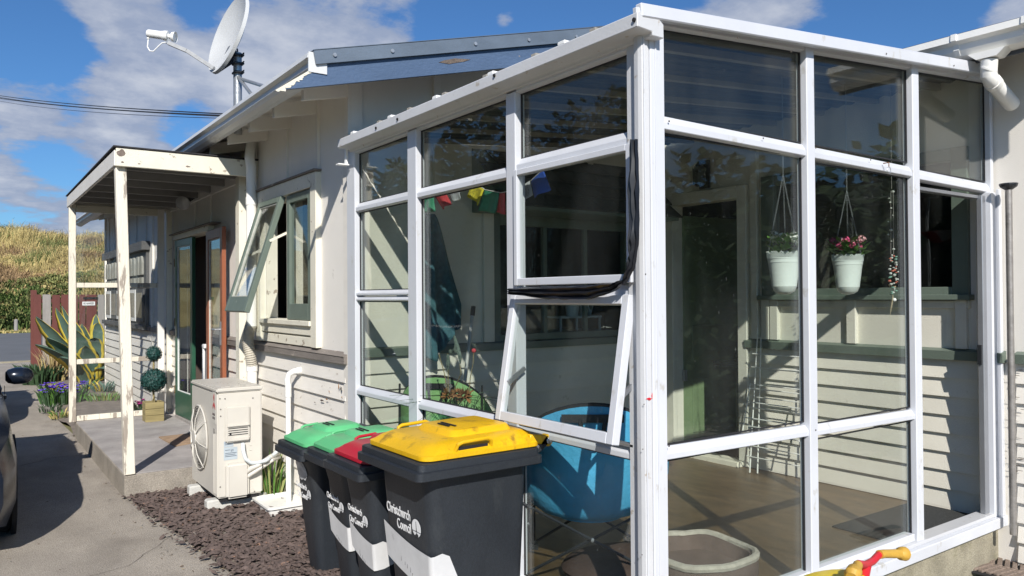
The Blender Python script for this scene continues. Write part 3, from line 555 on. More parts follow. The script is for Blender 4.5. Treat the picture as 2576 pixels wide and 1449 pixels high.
# ---- wing window and door seen through the sunroom
ww = empty('window', (X3, 3.07, 1.67)); adopt(ww, house)
fr = [('stile', (3.74, 1.66), (3.86, 2.64)), ('stile', (2.30, 1.66), (2.40, 2.64)), ('rail', (2.40, 1.66), (3.74, 1.74)), ('head', (2.40, 2.56), (3.74, 2.64))]
for n_, a, b in fr: wp(n_, greenp, (X3-.02, a[0], a[1]), (X3+.06, b[0], b[1]), ww)
wp('window_sill', greenp, (X3-.06, 2.28, 1.655), (X3+.02, 3.88, 1.69), ww); wp('pane', G2, (X3+.02, 2.40, 1.74), (X3+.026, 3.74, 2.56), ww, 0)
for y in (3.83, 3.75, 3.10, 2.35): wp('batten', green_siding, (X3-.022, y-.035, 1.34), (X3+.02, y+.035, 1.655), house)
wp('batten', green_siding, (X3-.022, 3.9, 1.34), (X3+.02, 3.96, 2.9), house)
wp('apron_board', green_siding, (X3-.012, 2.3, 1.60), (X3+.02, 3.86, 1.652), house)
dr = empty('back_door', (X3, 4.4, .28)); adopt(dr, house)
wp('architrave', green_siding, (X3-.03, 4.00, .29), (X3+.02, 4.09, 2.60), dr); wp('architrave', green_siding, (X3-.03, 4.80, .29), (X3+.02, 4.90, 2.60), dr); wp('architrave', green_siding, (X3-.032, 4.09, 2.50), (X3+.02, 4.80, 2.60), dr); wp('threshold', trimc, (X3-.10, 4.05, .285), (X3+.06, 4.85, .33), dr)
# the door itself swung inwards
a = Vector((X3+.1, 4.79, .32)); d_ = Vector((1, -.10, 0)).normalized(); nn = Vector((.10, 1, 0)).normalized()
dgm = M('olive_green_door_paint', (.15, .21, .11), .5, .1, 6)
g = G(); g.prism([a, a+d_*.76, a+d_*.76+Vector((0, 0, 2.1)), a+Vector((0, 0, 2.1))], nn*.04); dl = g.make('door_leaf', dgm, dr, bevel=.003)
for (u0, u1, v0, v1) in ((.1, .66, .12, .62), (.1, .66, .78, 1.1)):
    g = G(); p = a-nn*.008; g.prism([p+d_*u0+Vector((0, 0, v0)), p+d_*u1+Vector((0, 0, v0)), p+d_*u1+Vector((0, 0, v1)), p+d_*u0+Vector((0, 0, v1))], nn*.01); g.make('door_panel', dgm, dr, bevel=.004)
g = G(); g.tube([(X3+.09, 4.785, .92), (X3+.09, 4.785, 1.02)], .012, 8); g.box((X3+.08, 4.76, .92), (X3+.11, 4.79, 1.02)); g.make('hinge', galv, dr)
# wall lamp by the door
lm = empty('wall_lamp', (X3, 4.43, 2.65), 'dark iron wall lantern above the dark doorway inside the sunroom', 'wall lamp')
g = G(); g.box((X3+.01, 4.39, 2.62), (X3-.01, 4.50, 2.86)); g.make('back_plate', blacksteel, lm); g = G(); g.lathe([(.02, 0), (.055, .02), (.06, .16), (.03, .20), (.012, .22)], (X3-.07, 4.445, 2.63), 12); g.make('lamp_shade', M('smoky_lamp_glass', (.05, .05, .05), .2, .1), lm)
# metal pole with a cap against the wing wall
pp = hx(2537, 465, 5.12); pl = empty('metal_pole', (5.12, pp.y, .25), 'slim metal pole with a dark flat cap beside the sunroom doorway', 'pole')
g = G(); g.tube([(5.12, pp.y, .25), (5.12, pp.y, pp.z-.01)], .019, 12); g.make('tube', M('scuffed_steel_pole', (.30, .28, .26), .45, .25, 14, .2, 40, metal=.5), pl, smooth=True)
g = G(); g.lathe([(.02, -.03), (.045, -.012), (.05, 0), (.05, .008), (.01, .009)], (5.12, pp.y, pp.z), 14); g.make('cap', blacksteel, pl)
boxp('corner_board', siding, (X3-.03, 1.70, -.05), (X3+.02, 1.728, 3.2))
for i in range(10):
    g = G(); za = 1.148-i*.1205; g.prism([(X3+.02, 1.715, za), (X3+.02, 1.69, za), (X3+.02, 1.707, za+.13), (X3+.02, 1.715, za+.13)], (4.1, 0, 0)); hp_(g, 'weatherboard', siding)
# ================================================================== SUNROOM
cs = empty('sunroom', (GX, GY, FZ), 'white aluminium glazed sunroom with a sloping roof built into the corner of the house', 'sunroom')
def cp(n, m_, a, b, bevel=.004, par=None): g = G(); g.box(a, b); return g.make(n, m_, par or cs, bevel=bevel)
# concrete base and floor
g = G(); g.box((GX-.02, GY-.02, -.1), (X3+.1, Y2+.05, .27)); g.make('concrete_base', basem, cs, bevel=.01)
g = G(); g.box((GX+.02, GY+.03, .27), (X3+.012, Y2, FZ)); g.make('floor', lino, cs)
T = .03
# --- left (side) face: verticals
def LV(y0, y1, z0, z1, n='mullion', px_=.03): return cp(n, pvcw, (GX-px_, y0, z0), (GX+T, y1, z1))
LV(4.925, 5.06, .27, 2.72, 'jamb'); LV(4.045, 4.155, .27, 2.70); LV(3.035, 3.115, .27, 2.70); 
def LH(y0, y1, z0, z1, n='rail', px_=.024):
    g = G(); zm = z0+(z1-z0)*.52; g.prism([(GX+T-.004, y0, z0), (GX, y0, z0), (GX-px_, y0, z0+.006), (GX-px_, y0, zm), (GX-.002, y0, z1), (GX+T-.004, y0, z1)], (0, y1-y0, 0)); return g.make(n, pvcw, cs, bevel=.002)
for (y0, y1, zs) in ((4.155, 4.925, ((.27, .34), (1.03, 1.092), (1.672, 1.705), (1.708, 1.745), (2.283, 2.345), (2.69, 2.74))), (3.115, 4.045, ((.27, .34), (1.03, 1.092), (2.283, 2.345), (2.69, 2.74))), (2.215, 3.035, ((.27, .34), (1.03, 1.085), (1.69, 1.745), (2.305, 2.37), (2.69, 2.74)))):
    for za, zb in zs: LH(y0, y1, za, zb)
def ringz(nm, P, th, mt, nrm):      # thin seal round a pane, P = corners in order
    g = G(); c = sum((Vector(p) for p in P), Vector())/4; n_ = Vector(nrm)
    outer = [Vector(p) for p in P]; inner = [p+(Vector((math.copysign(th, c.x-p.x) if abs(c.x-p.x) > .01 else 0, math.copysign(th, c.y-p.y) if abs(c.y-p.y) > .01 else 0, math.copysign(th, c.z-p.z)))) for p in outer]
    for i in range(4):
        j = (i+1) % 4; g.add([outer[i], outer[j], inner[j], inner[i], outer[i]+n_, outer[j]+n_, inner[j]+n_, inner[i]+n_], [(0, 3, 2, 1), (4, 5, 6, 7), (0, 1, 5, 4), (2, 3, 7, 6)])
    g.make(nm, mt, cs)
seal = M('black_glazing_seal', (.02, .02, .022), .6, .1)
def LP(y0, y1, z0, z1):
    g = G(); g.box((GX+.014, y0, z0), (GX+.02, y1, z1)); g.make('pane', G_, cs)
    ringz('glazing_seal', [(GX+.013, y0, z0), (GX+.013, y1, z0), (GX+.013, y1, z1), (GX+.013, y0, z1)], .006, seal, (-.008, 0, 0))
for a in ((4.155, 4.925, .34, 1.03), (4.155, 4.925, 1.092, 1.672), (4.155, 4.925, 1.745, 2.283), (4.155, 4.925, 2.345, 2.69), (3.115, 4.045, .34, 1.03), (3.115, 4.045, 1.092, 2.283), (3.115, 4.045, 2.345, 2.69), (2.215, 3.035, .34, 1.03), (2.215, 3.035, 2.37, 2.69)): LP(*a)
# closed upper awning sash and open lower one
sash(cs, 'awning_sash', (GX-.028, 2.225, 1.75), (0, 1, 0), (0, 0, 1), .805, .56, .028, .035, .04, pvcw, G_)
ang = R_(9.5); V = Vector((math.sin(ang), 0, math.cos(ang))); o_ = Vector((GX-.03, 2.235, 1.70))-V*.60
sash(cs, 'open_awning_sash', o_, (0, 1, 0), V, .82, .60, .04, .045, .04, pvcw, G_)
for yy in (2.25, 3.01): g = G(); g.bar((GX+.0, yy, 1.35), o_+V*.18+Vector((0, yy-2.235, 0)), .012, .02); g.make('window_stay', greyalu, cs)
cp('sash_track', greyalu, (GX-.03, 2.24, 1.086), (GX-.005, 3.02, 1.10), .002)
# --- corner post
g = G(); g.prism([(2.19, 2.215, .1), (2.168, 2.196, .1), (2.166, 2.172, .1), (2.172, 2.154, .1), (2.207, 2.150, .1), (2.207, 2.23, .1), (2.26, 2.23, .1), (2.26, 2.26, .1), (2.19, 2.26, .1)], (0, 0, 2.68)); g.make('corner_post', alu, cs, bevel=.002)
cp('corner_post', pvcw, (2.209, 2.145, .1), (2.289, 2.228, 2.80)); cp('post_strip', pvcw, (2.232, 2.141, .1), (2.240, 2.145, 2.78), .001); cp('post_strip', pvcw, (2.176, 2.1485, .1), (2.182, 2.1525, 2.77), .001)
# --- front face (slopes up to the wing)
def FV(x0, x1, z0, z1, n='mullion', py_=.03): return cp(n, pvcw, (x0, GY-py_, z0), (x1, GY+T, z1))
def ztop(x): return 2.80+(x-2.3)*.0795
def FH(x0, x1, za, zb, n='rail', dz=0.0, py_=.022):
    g = G(); zm = za+(zb-za)*.52; sec = [(GY+T-.004, za), (GY, za), (GY-py_, za+.006), (GY-py_, zm), (GY-.002, zb), (GY+T-.004, zb)]; g.loops([[Vector((x0, a, b)) for a, b in sec], [Vector((x1, a, b+dz)) for a, b in sec]]); g.make(n, pvcw, cs, bevel=.002)
def FP(x0, x1, z0, z1, t0=None, t1=None):
    g = G(); g.prism([(x0, GY+.012, z0), (x1, GY+.012, z0), (x1, GY+.012, t1 or z1), (x0, GY+.012, t0 or z1)], (0, .006, 0)); g.make('pane', G_, cs)
    ringz('glazing_seal', [(x0, GY+.011, z0), (x1, GY+.011, z0-.0), (x1, GY+.011, t1 or z1), (x0, GY+.011, t0 or z1)], .006, seal, (0, -.008, 0))
FV(3.262, 3.325, .27, 2.915); FV(4.247, 4.317, .27, 2.995); FV(5.19, 5.225, 2.30, 2.99, 'jamb')
for (x0, x1, zl) in ((2.289, 3.262, 1.062), (3.325, 4.247, 1.045)): FH(x0, x1, zl-.029, zl+.027, dz=-.012)
for (x0, x1, zm) in ((2.289, 3.262, 2.395), (3.325, 4.247, 2.38), (4.317, 5.19, 2.36)): FH(x0, x1, zm-.031, zm+.032, dz=-.012)
for (x0, x1) in ((2.289, 3.262), (3.325, 4.247), (4.317, 5.19)): FH(x0, x1, ztop(x0)-.02, ztop(x0)+.045, dz=ztop(x1)-ztop(x0))
for (x0, x1) in ((2.289, 3.262), (3.325, 4.247)):
    FP(x0, x1, .36, 1.03 if x0 < 3 else 1.0); FP(x0, x1, 1.09 if x0 < 3 else 1.07, 2.36 if x0 < 3 else 2.34); FP(x0, x1, 2.42, 0, ztop(x0)-.02, ztop(x1)-.02)
FP(4.32, 5.19, 2.39, 0, ztop(4.32)-.02, ztop(5.19)-.02)
# bottom sill in steps
for i, (x0, x1) in enumerate(((2.305, 5.27),)):
    cp('sill', pvcw, (x0, GY-.075, .262), (x1, GY+T, .325)); cp('sill_track', alu, (x0, GY-.045, .325), (x1, GY+.05, .345)); cp('rail', pvcw, (x0, GY-.02, .345), (4.235, GY+.04, .385))
# door frame at the right
cp('door_jamb', pvcw, (5.135, GY-.05, .325), (5.22, GY+.03, 2.32)); cp('door_jamb', greyalu, (5.085, GY-.02, .345), (5.135, GY+.015, 2.30)); cp('jamb', pvcw, (5.20, GY-.07, .325), (5.235, GY-.05, 2.34))
g = G(); g.box((5.07, GY-.01, 1.26), (5.085, GY+.012, 1.38)); g.make('door_latch', blacksteel, cs)
cp('door_track', greyalu, (4.32, GY+.0, 2.28), (5.085, GY+.05, 2.30), .002)
# --- roof
XG = 2.095; ga, gb = hx(849, 360, XG), hx(1603, 16, XG); gzt = (ga.z+gb.z)/2
g = G(); g.prism([(XG, gb.y, gzt-.055), (XG, gb.y, gzt), (XG+.012, gb.y, gzt+.006), (XG+.11, gb.y, gzt+.006), (GX+.02, gb.y, gzt-.02), (GX+.02, gb.y, gzt-.075), (XG+.085, gb.y, gzt-.075), (XG+.08, gb.y, gzt-.06)], (0, ga.y-gb.y, 0)); g.make('eave_gutter', alu, cs, bevel=.003)
FY_ = GY-.085; fa = [hy(*p, FY_) for p in ((1617, 41), (2470, 186), (2470, 157.5), (1613, 5))]
g = G(); g.prism(fa, (0, .035, 0)); g.make('roof_fascia', pvcw, cs, bevel=.005)
g = G(); g.prism([(2.305, GY-.05, ztop(2.3)+.012), (5.20, GY-.05, ztop(5.2)+.0), (5.20, GY-.05, ztop(5.2)+.017), (2.305, GY-.05, ztop(2.3)+.02)], (0, .03, 0)); g.make('drip_strip', pvcw, cs)
g = G(); g.prism([hy(*p, FY_+.012) for p in ((1600, 17), (1612, 18), (1613, 42), (1640, 49), (1640, 57), (1603, 49))], (0, .02, 0)); g.make('gutter_end', pvcw, cs, bevel=.002)
g = G(); nr = 96
def rf(u, v):
    y = GY-.03+u*(Y2-GY+.0); x = GX-.02+v*(X3-GX-.0); return (x, y, ztop(x)+.036+.008*math.cos(u*nr/2*6.283/1.6))
g.grid(rf, nr*2, 1); g.make('roof_sheet', consroof, cs, smooth=True)
for i in range(7):
    y = GY+.28+i*.42
    g = G(); g.prism([(GX-.02, y, ztop(GX)+.0), (X3, y, ztop(X3)+.0), (X3, y, ztop(X3)+.04), (GX-.02, y, ztop(GX)+.055)], (0, .035, 0)); g.make('rafter', rafterm, cs)
g = G()
for i in range(5):
    y = 2.55+i*.55; g2 = G(); g2.box((XG+.01, y, gzt+.004), (XG+.10, y+.05, gzt+.022)); g2.box((XG+.05, y+.05, gzt+.004), (XG+.09, y+.08, gzt+.014)); g2.make('roof_clip', white, cs, bevel=.004)
for px, py in ((1001, 300), (1245, 190), (1597, 50), (947, 322)):
    p = hx(px, py, XG); g = G(); g.lathe([(.009, 0), (.008, -.006), (.003, -.008)], (p.x-.002, p.y, p.z), 8, 'x'); g.make('screw', darkv, cs)
# little white bracket under the gutter end and hook with ring
bp_ = hx(859, 412, GX-.1); g = G(); g.box(bp_+Vector((-.03, -.02, -.01)), bp_+Vector((.05, .03, .0))); g.box(bp_+Vector((.03, -.01, 0)), bp_+Vector((.045, .02, .16))); g.make('gutter_bracket', white, cs, bevel=.002)
hk = hy(2222, 411, GY-.03); rg = empty('wire_ring', hk, 'small wire ring on a rusty hook on the front rail of the sunroom', 'hook')
g = G(); g.tube([hk, hk+Vector((0, -.03, 0)), hk+Vector((0, -.03, -.02))], .003, 6); g.make('hook', M('rusty_hook', (.25, .12, .05), .8, .2), rg)
g = G(); g.tube([hk+Vector((.018*math.cos(a*.524), -.03, -.04+.018*math.sin(a*.524))) for a in range(13)], .0018, 5); g.make('ring', galv, rg)
# torn black plastic taped round the awning frames
bk = empty('torn_black_plastic', (GX-.06, 2.3, 1.70), 'torn black plastic sheet hanging in folds round the open sash frame', 'plastic sheet')
pm = M('black_plastic_film', (.010, .011, .015), .38, .1, 20)
random.seed(11)
def fold(pts, wds, nm, seed):
    rr = random.Random(seed); n = len(pts); rings = []
    for i in range(n*5-4):
        t = i/5; k = min(int(t), n-2); f = t-k; p = Vector(pts[k]).lerp(Vector(pts[k+1]), f); w_ = wds[k]*(1-f)+wds[k+1]*f
        tan = (Vector(pts[k+1])-Vector(pts[k])).normalized(); u = Vector((1, 0, 0)); v = tan.cross(u).normalized()
        rings.append([p+v*w_*c*rr.uniform(.88, 1.1)+u*s*rr.uniform(.5, 1.2) for c, s in ((-1, 0), (-.7, -.018), (-.2, -.006), (.1, -.024), (.5, -.006), (.9, -.018), (1, 0), (.3, .008), (-.4, .008))])
    g = G(); g.loops(rings); g.make(nm, pm, bk, smooth=True)
X_ = GX-.09
fold([hx(1596, 352, X_), hx(1596, 480, X_), hx(1597, 600, X_), hx(1590, 670, X_), hx(1570, 715, X_)], [.018, .028, .026, .017, .008], 'sheet_fold', 1)
fold([hx(1572, 706, X_), hx(1545, 722, X_), hx(1480, 736, X_), hx(1380, 737, X_), hx(1281, 733, X_)], [.006, .019, .030, .028, .014], 'sheet_fold', 2)

# ================================================================== PORCH
pr = empty('porch', (1.115, 7.26, .2), 'flat roofed side porch on peeling cream posts with a glazed far screen', 'porch')
def pb(n, m_, a, b, bevel=.004): g = G(); g.box(a, b); return g.make(n, m_, pr, bevel=bevel)
g = G(); P_ = [(1.115, 7.25), (2.23, 7.25), (2.23, 10.83), (1.115, 10.83)]
g.prism([(a, b, -.05) for a, b in P_], (0, 0, .245)); g.make('porch_slab', M('slab_edge_concrete', (.31, .275, .23), .9, .2, 5, .9, 90, dirt=(.2, .175, .14), dirt_amt=.45, dirt_scale=4, dirt_hard=.2, speck=.25), pr, bevel=.006)
g = G(); g.prism([(a, b, .196) for a, b in ((1.122, 7.257), (2.225, 7.257), (2.225, 10.825), (1.122, 10.825))], (0, 0, .006)); g.make('slab_topping', slabm, pr, bevel=.003)
g = G(); g.bar((1.155, 7.28, .2), (1.095, 7.32, 2.86), .085, .085); g.make('post', postc, pr, bevel=.004)
g = G(); g.bar((1.085, 10.79, .2), (1.085, 10.79, 2.86), .075, .075); g.make('post', postc, pr, bevel=.004)
pb('post', trimc, (X1-.10, 7.44, .2), (X1-.005, 7.56, 2.86))
pb('fascia', trimc, (1.05, 7.225, 2.825), (X1+.02, 7.255, 2.98)); pb('fascia', panelp, (1.04, 7.255, 2.83), (1.07, 10.92, 2.965)); pb('fascia', panelp, (1.07, 10.89, 2.83), (X1, 10.92, 2.96))
g = G(); g.prism([(1.03, 7.215, 2.985), (X1+.02, 7.215, 2.985), (X1+.02, 10.94, 2.97), (1.03, 10.94, 2.97)], (0, 0, .012)); g.make('roof_membrane', M('black_roof_membrane', (.03, .028, .03), .9, .3, 20, .5), pr)
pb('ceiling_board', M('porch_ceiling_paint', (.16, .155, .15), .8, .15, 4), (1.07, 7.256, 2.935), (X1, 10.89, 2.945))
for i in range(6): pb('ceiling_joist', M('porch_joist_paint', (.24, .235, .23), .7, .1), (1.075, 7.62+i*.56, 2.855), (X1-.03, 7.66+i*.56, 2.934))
pb('wall_plate', panelp, (X1-.03, 7.56, 2.83), (X1+.0, 10.89, 2.93))
# peeled corner and knots on the fascia
pw = M('bare_grey_brown_wood', (.19, .15, .125), .9, .3, 30, .8, 60)
for cx_, cy_, rx, rz in ((306, 385, .035, .035), (308, 408, .015, .008), (350, 412, .012, .005), (472, 419, .022, .008)):
    c = hy(cx_, cy_, 7.2245); g = G(); rr = random.Random(cx_); g.prism([c+Vector((rx*math.cos(a*.52)*rr.uniform(.6, 1.2), 0, rz*math.sin(a*.52)*rr.uniform(.6, 1.2))) for a in range(12)], (0, .002, 0)); g.make('flaked_patch', pw, pr)
# glazed far screen
ys = 10.80
for (za, zb, mt) in ((2.77, 2.86, trimc), (1.84, 1.90, postc), (.90, .96, postc), (.205, .27, postc)):
    pb('screen_rail', mt, (1.125, ys-.03, za), (2.05, ys+.03, zb))
pb('screen_stile', panelp, (2.05, ys-.03, .2), (2.13, ys+.03, 2.86)); pb('screen_stile', trimc, (2.16, ys-.02, .2), (2.228, ys+.04, 2.86))
for (za, zb) in ((1.90, 2.77), (.96, 1.84), (.27, .90)): g = G(); g.box((1.125, ys-.003, za), (2.05, ys+.003, zb)); g.make('pane', G3, pr)
# floodlight
fl = empty('floodlight', (X1-.02, 8.35, 2.68), 'round glass floodlight with a black holder fixed to the wall beneath the porch ceiling', 'floodlight')
c = hx(487, 492, X1-.03); l2 = hx(461, 510, X1-.22); fl.location = c
g = G(); g.box(c+Vector((-.04, -.06, -.04)), c+Vector((.03, .06, .05))); g.bar(c, l2+(c-l2)*.45, .06, .06); g.make('holder', blacksteel, fl, bevel=.01)
d = (l2-c).normalized(); g = G(); rings = []
u = d.orthogonal().normalized(); v = d.cross(u)
for (r, h) in ((.03, -.09), (.05, -.05), (.075, 0), (.078, .02), (.05, .035)): rings.append([l2+d*h+(u*math.cos(k*.3927)+v*math.sin(k*.3927))*r for k in range(16)])
g.loops(rings); g.make('lamp_glass', M('frosted_lamp_glass', (.4, .4, .4), .15, .1), fl, smooth=True)

# ================================================================== SATELLITE DISH
mb = hx(598, 264, 1.98); ds = empty('satellite_dish', (1.98, mb.y, 3.26), 'grey satellite dish with its receiver arm on a steel mast above the eave', 'satellite dish')
MX, MY = 1.98, mb.y
mt_ = hx(598, 133, MX); 
def dp(px, py, dy=0): return hx(px, py, MX+dy)
g = G(); g.tube([(MX, MY, 3.15), (MX, MY, mt_.z)], .037, 14); g.make('mast', galv, ds, smooth=True)
for (p, q) in (((596, 190), (636, 242)), ((600, 197), (668, 218))):
    a = hx(*p, MX); b = hx(q[0], q[1], MX-.05); g = G(); g.tube([a, b+(b-a)*.35], .015, 8); g.make('brace', galv, ds, smooth=True)
for py in (141, 162, 184):
    a = hx(598, py, MX); g = G(); g.box(a+Vector((-.042, -.06, -.009)), a+Vector((.042, .042, .009))); g.tube([a+Vector((0.02, -.06, 0)), a+Vector((.02, -.12, 0))], .007, 6); g.make('clamp', blacksteel, ds, bevel=.004)
# dish bowl: seen nearly edge-on, opening to the left
DD = (mt_-EYE).dot(CF)
def hxd(px, py): d_ = ray(px, py); return EYE+d_*(DD/d_.dot(CF))
top = hxd(606, -12); bot = hxd(534, 182); bc = (top+bot)/2; up = (top-bot).normalized(); R0 = (top-bot).length/2
vd = (bc-EYE).normalized(); pl_ = up.cross(vd).normalized(); pl_ = pl_ if pl_.dot(CR) < 0 else -pl_; fw_ = (pl_*.965-vd*.26).normalized(); sd_ = up.cross(fw_).normalized()
def bowl(r, back): return bc+fw_*(-.085*(1-(r/R0)**2)*1.0-back)
rings = []
for r in (.02, .12, .22, .30, .35, 1): 
    rr_ = R0 if r == 1 else r
    rings.append([bowl(rr_, 0)+(up*math.cos(k*.19635)+sd_*math.sin(k*.19635)*.93)*rr_ for k in range(32)])
back = [[p-fw_*.02 for p in rg_] for rg_ in rings]
lip = [[p-fw_*.03+(p-bc).normalized()*.006 for p in rings[-1]]]
g = G(); g.loops(rings+lip+back[::-1]); g.make('dish', dishm, ds, smooth=True)
a1_, a2_ = bc-fw_*.10-up*.02, bc-fw_*.10-up*.30
mcol = hx(598, 150, MX); g = G()
bk_ = [hxd(*p) for p in ((574, 118), (587, 110), (592, 121), (600, 140), (600, 158), (588, 160), (553, 183), (545, 178))]; g.prism([p+vd*.10 for p in bk_], vd*.07); g.make('bracket', M('dark_bracket', (.10, .115, .14), .5, .1, metal=.3), ds, bevel=.004)
ab = hxd(538, 172); am = hxd(470, 128); ae = hxd(423, 108)
g = G(); g.bar(ab, am, .034, .034); g.bar(am, ae, .034, .034); g.make('arm', M('painted_grey_arm', (.38, .39, .40), .6, .15, 20), ds, bevel=.003)
l1, l2, l3 = hxd(371, 84), hxd(412, 92), hxd(437, 93)
dd = (l3-l1).normalized(); u = dd.orthogonal().normalized(); v = dd.cross(u)
def turned(name, stations, base, d, mat, par, n=14):
    u = d.orthogonal().normalized(); v = d.cross(u); g = G(); g.loops([[base+d*h+(u*math.cos(6.2832*k/n)+v*math.sin(6.2832*k/n))*r for k in range(n)] for (r, h) in stations]); return g.make(name, mat, par, smooth=True)
LL = (l3-l1).length
turned('receiver', [(.03, 0), (.036, .01), (.036, .12), (.045, .16), (.045, .185), (.02, .19)], l1, dd, white, ds)
turned('receiver', [(.02, .19), (.02, .215), (.04, .22), (.048, .25), (.043, LL), (.02, LL+.005)], l1, dd, white, ds)
g = G(); g.bar(hxd(422, 82), hxd(422, 110), .02, .03); g.make('receiver_clip', galv, ds)
c0 = hxd(373, 98); g = G(); g.tube([c0+Vector((0, 0, .03)), c0, hxd(371, 118), hxd(377, 128), hxd(386, 129), hxd(398, 117), hxd(408, 108), hxd(421, 106)], .0055, 8); g.tube([c0+Vector((0, 0, .05)), c0], .012, 8); g.make('cable', white, ds, smooth=True)
g = G(); g.tube([hx(585, 121, MX), hx(592, 119, MX), hx(597, 124, MX), hx(598, 134, MX)], .007, 6); g.make('cable', blacksteel, ds, smooth=True)
# overhead wires
for i, (pa, pb_, sg) in enumerate((((-30, 236), (575, 287), .2), ((-30, 240), (575, 291), .25), ((-30, 243), (575, 293), .2), ((-30, 249), (575, 298), .3))):
    a = hy(pa[0], pa[1], 34); b = hx(pb_[0], pb_[1], 4.0); b = EYE+(b-EYE)*(14/ (b-EYE).length)
    pts = [a.lerp(b, t/16)-Vector((0, 0, sg*1.6*(t/16)*(1-t/16))) for t in range(17)]
    g = G(); g.tube(pts, .011 if i < 3 else .006, 6); g.make('power_line', M('black_cable', (.02, .022, .03), .6), label=['uppermost dark overhead cable running to the house roof', 'second dark overhead cable from the top', 'third dark overhead cable from the top', 'thin lowest overhead cable below the other three'][i], cat='cable', group='overhead cables')
# ================================================================== HEAT PUMP
h = empty('heat_pump', (1.83, 6.75, .05), 'beige outdoor heat pump unit with a round fan grille beside the porch', 'heat pump')
hx0, hx1, hy0, hy1, hz0, hz1 = 1.63, 1.985, 6.30, 7.13, .115, .985
g = G(); g.box((hx0, hy0, hz0), (hx1, hy1, hz1-.035)); g.make('casing', casing, h, bevel=.012, segs=2)
g = G(); g.box((hx0-.008, hy0-.008, hz1-.035), (hx1+.008, hy1+.008, hz1)); g.make('lid', casing, h, bevel=.01, segs=2)
g = G()
for i in range(3): g.box((hx0+.05+i*.1, hy0+.08, hz1), (hx0+.12+i*.1, hy0+.30, hz1+.002))
g.make('lid_ribs', casing, h)
for (yy) in (6.42, 7.0): g = G(); g.box((hx0-.06, yy-.05, .0), (hx1+.06, yy+.05, .095)); g.make('foot_block', M('white_concrete_block', (.55, .54, .50), .8, .1, 10, .5, 60), h, bevel=.012)
g = G(); g.box((hx0+.03, hy0+.03, .08), (hx1-.02, hy1-.03, hz0+.01)); g.make('base_pan', darkv, h)
fc = Vector((hx0, 6.835, .53)); FR = .265
g = G(); g.lathe([(FR-.01, -.004), (FR-.015, -.0045), (.01, -.0045)], fc, 40, 'x'); g.make('fan_cavity', darkv, h)
g = G()
for k in range(3):
    a = k*2.094; pts = []
    for t in range(7):
        r = .07+(FR-.045)*t/7; b = a+.9*t/6; pts.append(Vector((fc.x-.008-.004*0, fc.y+r*math.cos(b), fc.z+r*math.sin(b))))
    for t in range(6):
        n_ = Vector((0, -(pts[t].z-fc.z), pts[t].y-fc.y)).normalized()*(.05+.012*t); n2_ = Vector((0, -(pts[t+1].z-fc.z), pts[t+1].y-fc.y)).normalized()*(.05+.012*(t+1)); g.quad(pts[t], pts[t+1], pts[t+1]+n2_+Vector((-.012, 0, 0)), pts[t]+n_+Vector((-.012, 0, 0)))
g.make('fan_blades', M('fan_blade_grey', (.20, .20, .19), .5), h)
g = G()
for i in range(17):
    r = .055+i*(FR-.06)/16; g.tube([fc+Vector((-.045+.03*(r/FR)**2, r*math.cos(k*.1963), r*math.sin(k*.1963))) for k in range(33)], .0022, 4, cap=False)
g.make('fan_grille', casing, h, smooth=True)
for k in range(8):
    a = k*.785+.2; g = G(); g.tube([fc+Vector((-.05, .05*math.cos(a), .05*math.sin(a))), fc+Vector((-.046, FR*.6*math.cos(a), FR*.6*math.sin(a))), fc+Vector((-.012, FR*1.05*math.cos(a+.0), FR*1.05*math.sin(a)))], .0045, 6); g.make('grille_spoke', casing, h, smooth=True)
g = G(); g.lathe([(.062, -.045), (.06, -.056), (.01, -.058)], fc, 24, 'x'); g.make('grille_hub', casing, h, smooth=True)
g = G(); g.tube([fc+Vector((-.012, FR*math.cos(k*.1571), FR*math.sin(k*.1571))) for k in range(41)], .008, 6, cap=False); g.make('grille_ring', casing, h, smooth=True)
for i in range(3): g = G(); g.box((hx0-.004, 6.33+.035*i, hz0+.03), (hx0+.001, 6.35+.035*i, .62)); g.make('pressed_rib', casing, h, bevel=.002)
g = G(); g.box((hx0-.002, 6.335, .70), (hx0+.001, 6.435, .955)); g.make('badge_plate', M('badge_beige', (.60, .58, .52), .4), h)
redm = M('badge_red', (.50, .015, .03), .4)
lx = hx0-.0035; ly = 6.385; lz = .875
def rhomb(cy, cz, dx_, dy_): return None
for (dy_, dz_, ang_) in ((0, .032, 0), (.016, -.018, 60), (-.016, -.018, -60)):
    a = R_(ang_); c = Vector((lx, ly+dy_, lz+dz_)); lu = Vector((0, math.sin(a), math.cos(a))); lv = Vector((0, math.cos(a), -math.sin(a)))
    if dz_ < 0: c = Vector((lx, ly, lz)) + Vector((0, (1 if dy_ > 0 else -1)*.020, -.034)); lu = Vector((0, (1 if dy_ > 0 else -1)*.5, -.95)).normalized(); lv = Vector((0, 1, 0))
    g = G(); g.prism([c+lu*.032, c+lv*.014, c-lu*.032, c-lv*.014], (-.001, 0, 0)); g.make('badge_diamond', redm, h)
tb = M('badge_text', (.12, .10, .10), .5)
text('badge_lettering', 'MITSUBISHI', .026, tb, h, (lx, ly+.045, .765), (0, -1, 0), (0, 0, 1), .55, .0006); text('badge_lettering', 'ELECTRIC', .026, tb, h, (lx, ly+.045, .735), (0, -1, 0), (0, 0, 1), .68, .0006)
g = G(); g.prism([(hx0-.003, 6.36, .66), (hx0-.003, 6.41, .66), (hx0-.003, 6.41, .61), (hx0-.003, 6.36, .635)], (.004, 0, 0)); g.make('handle_slot', M('shade_beige', (.35, .33, .30), .6), h)
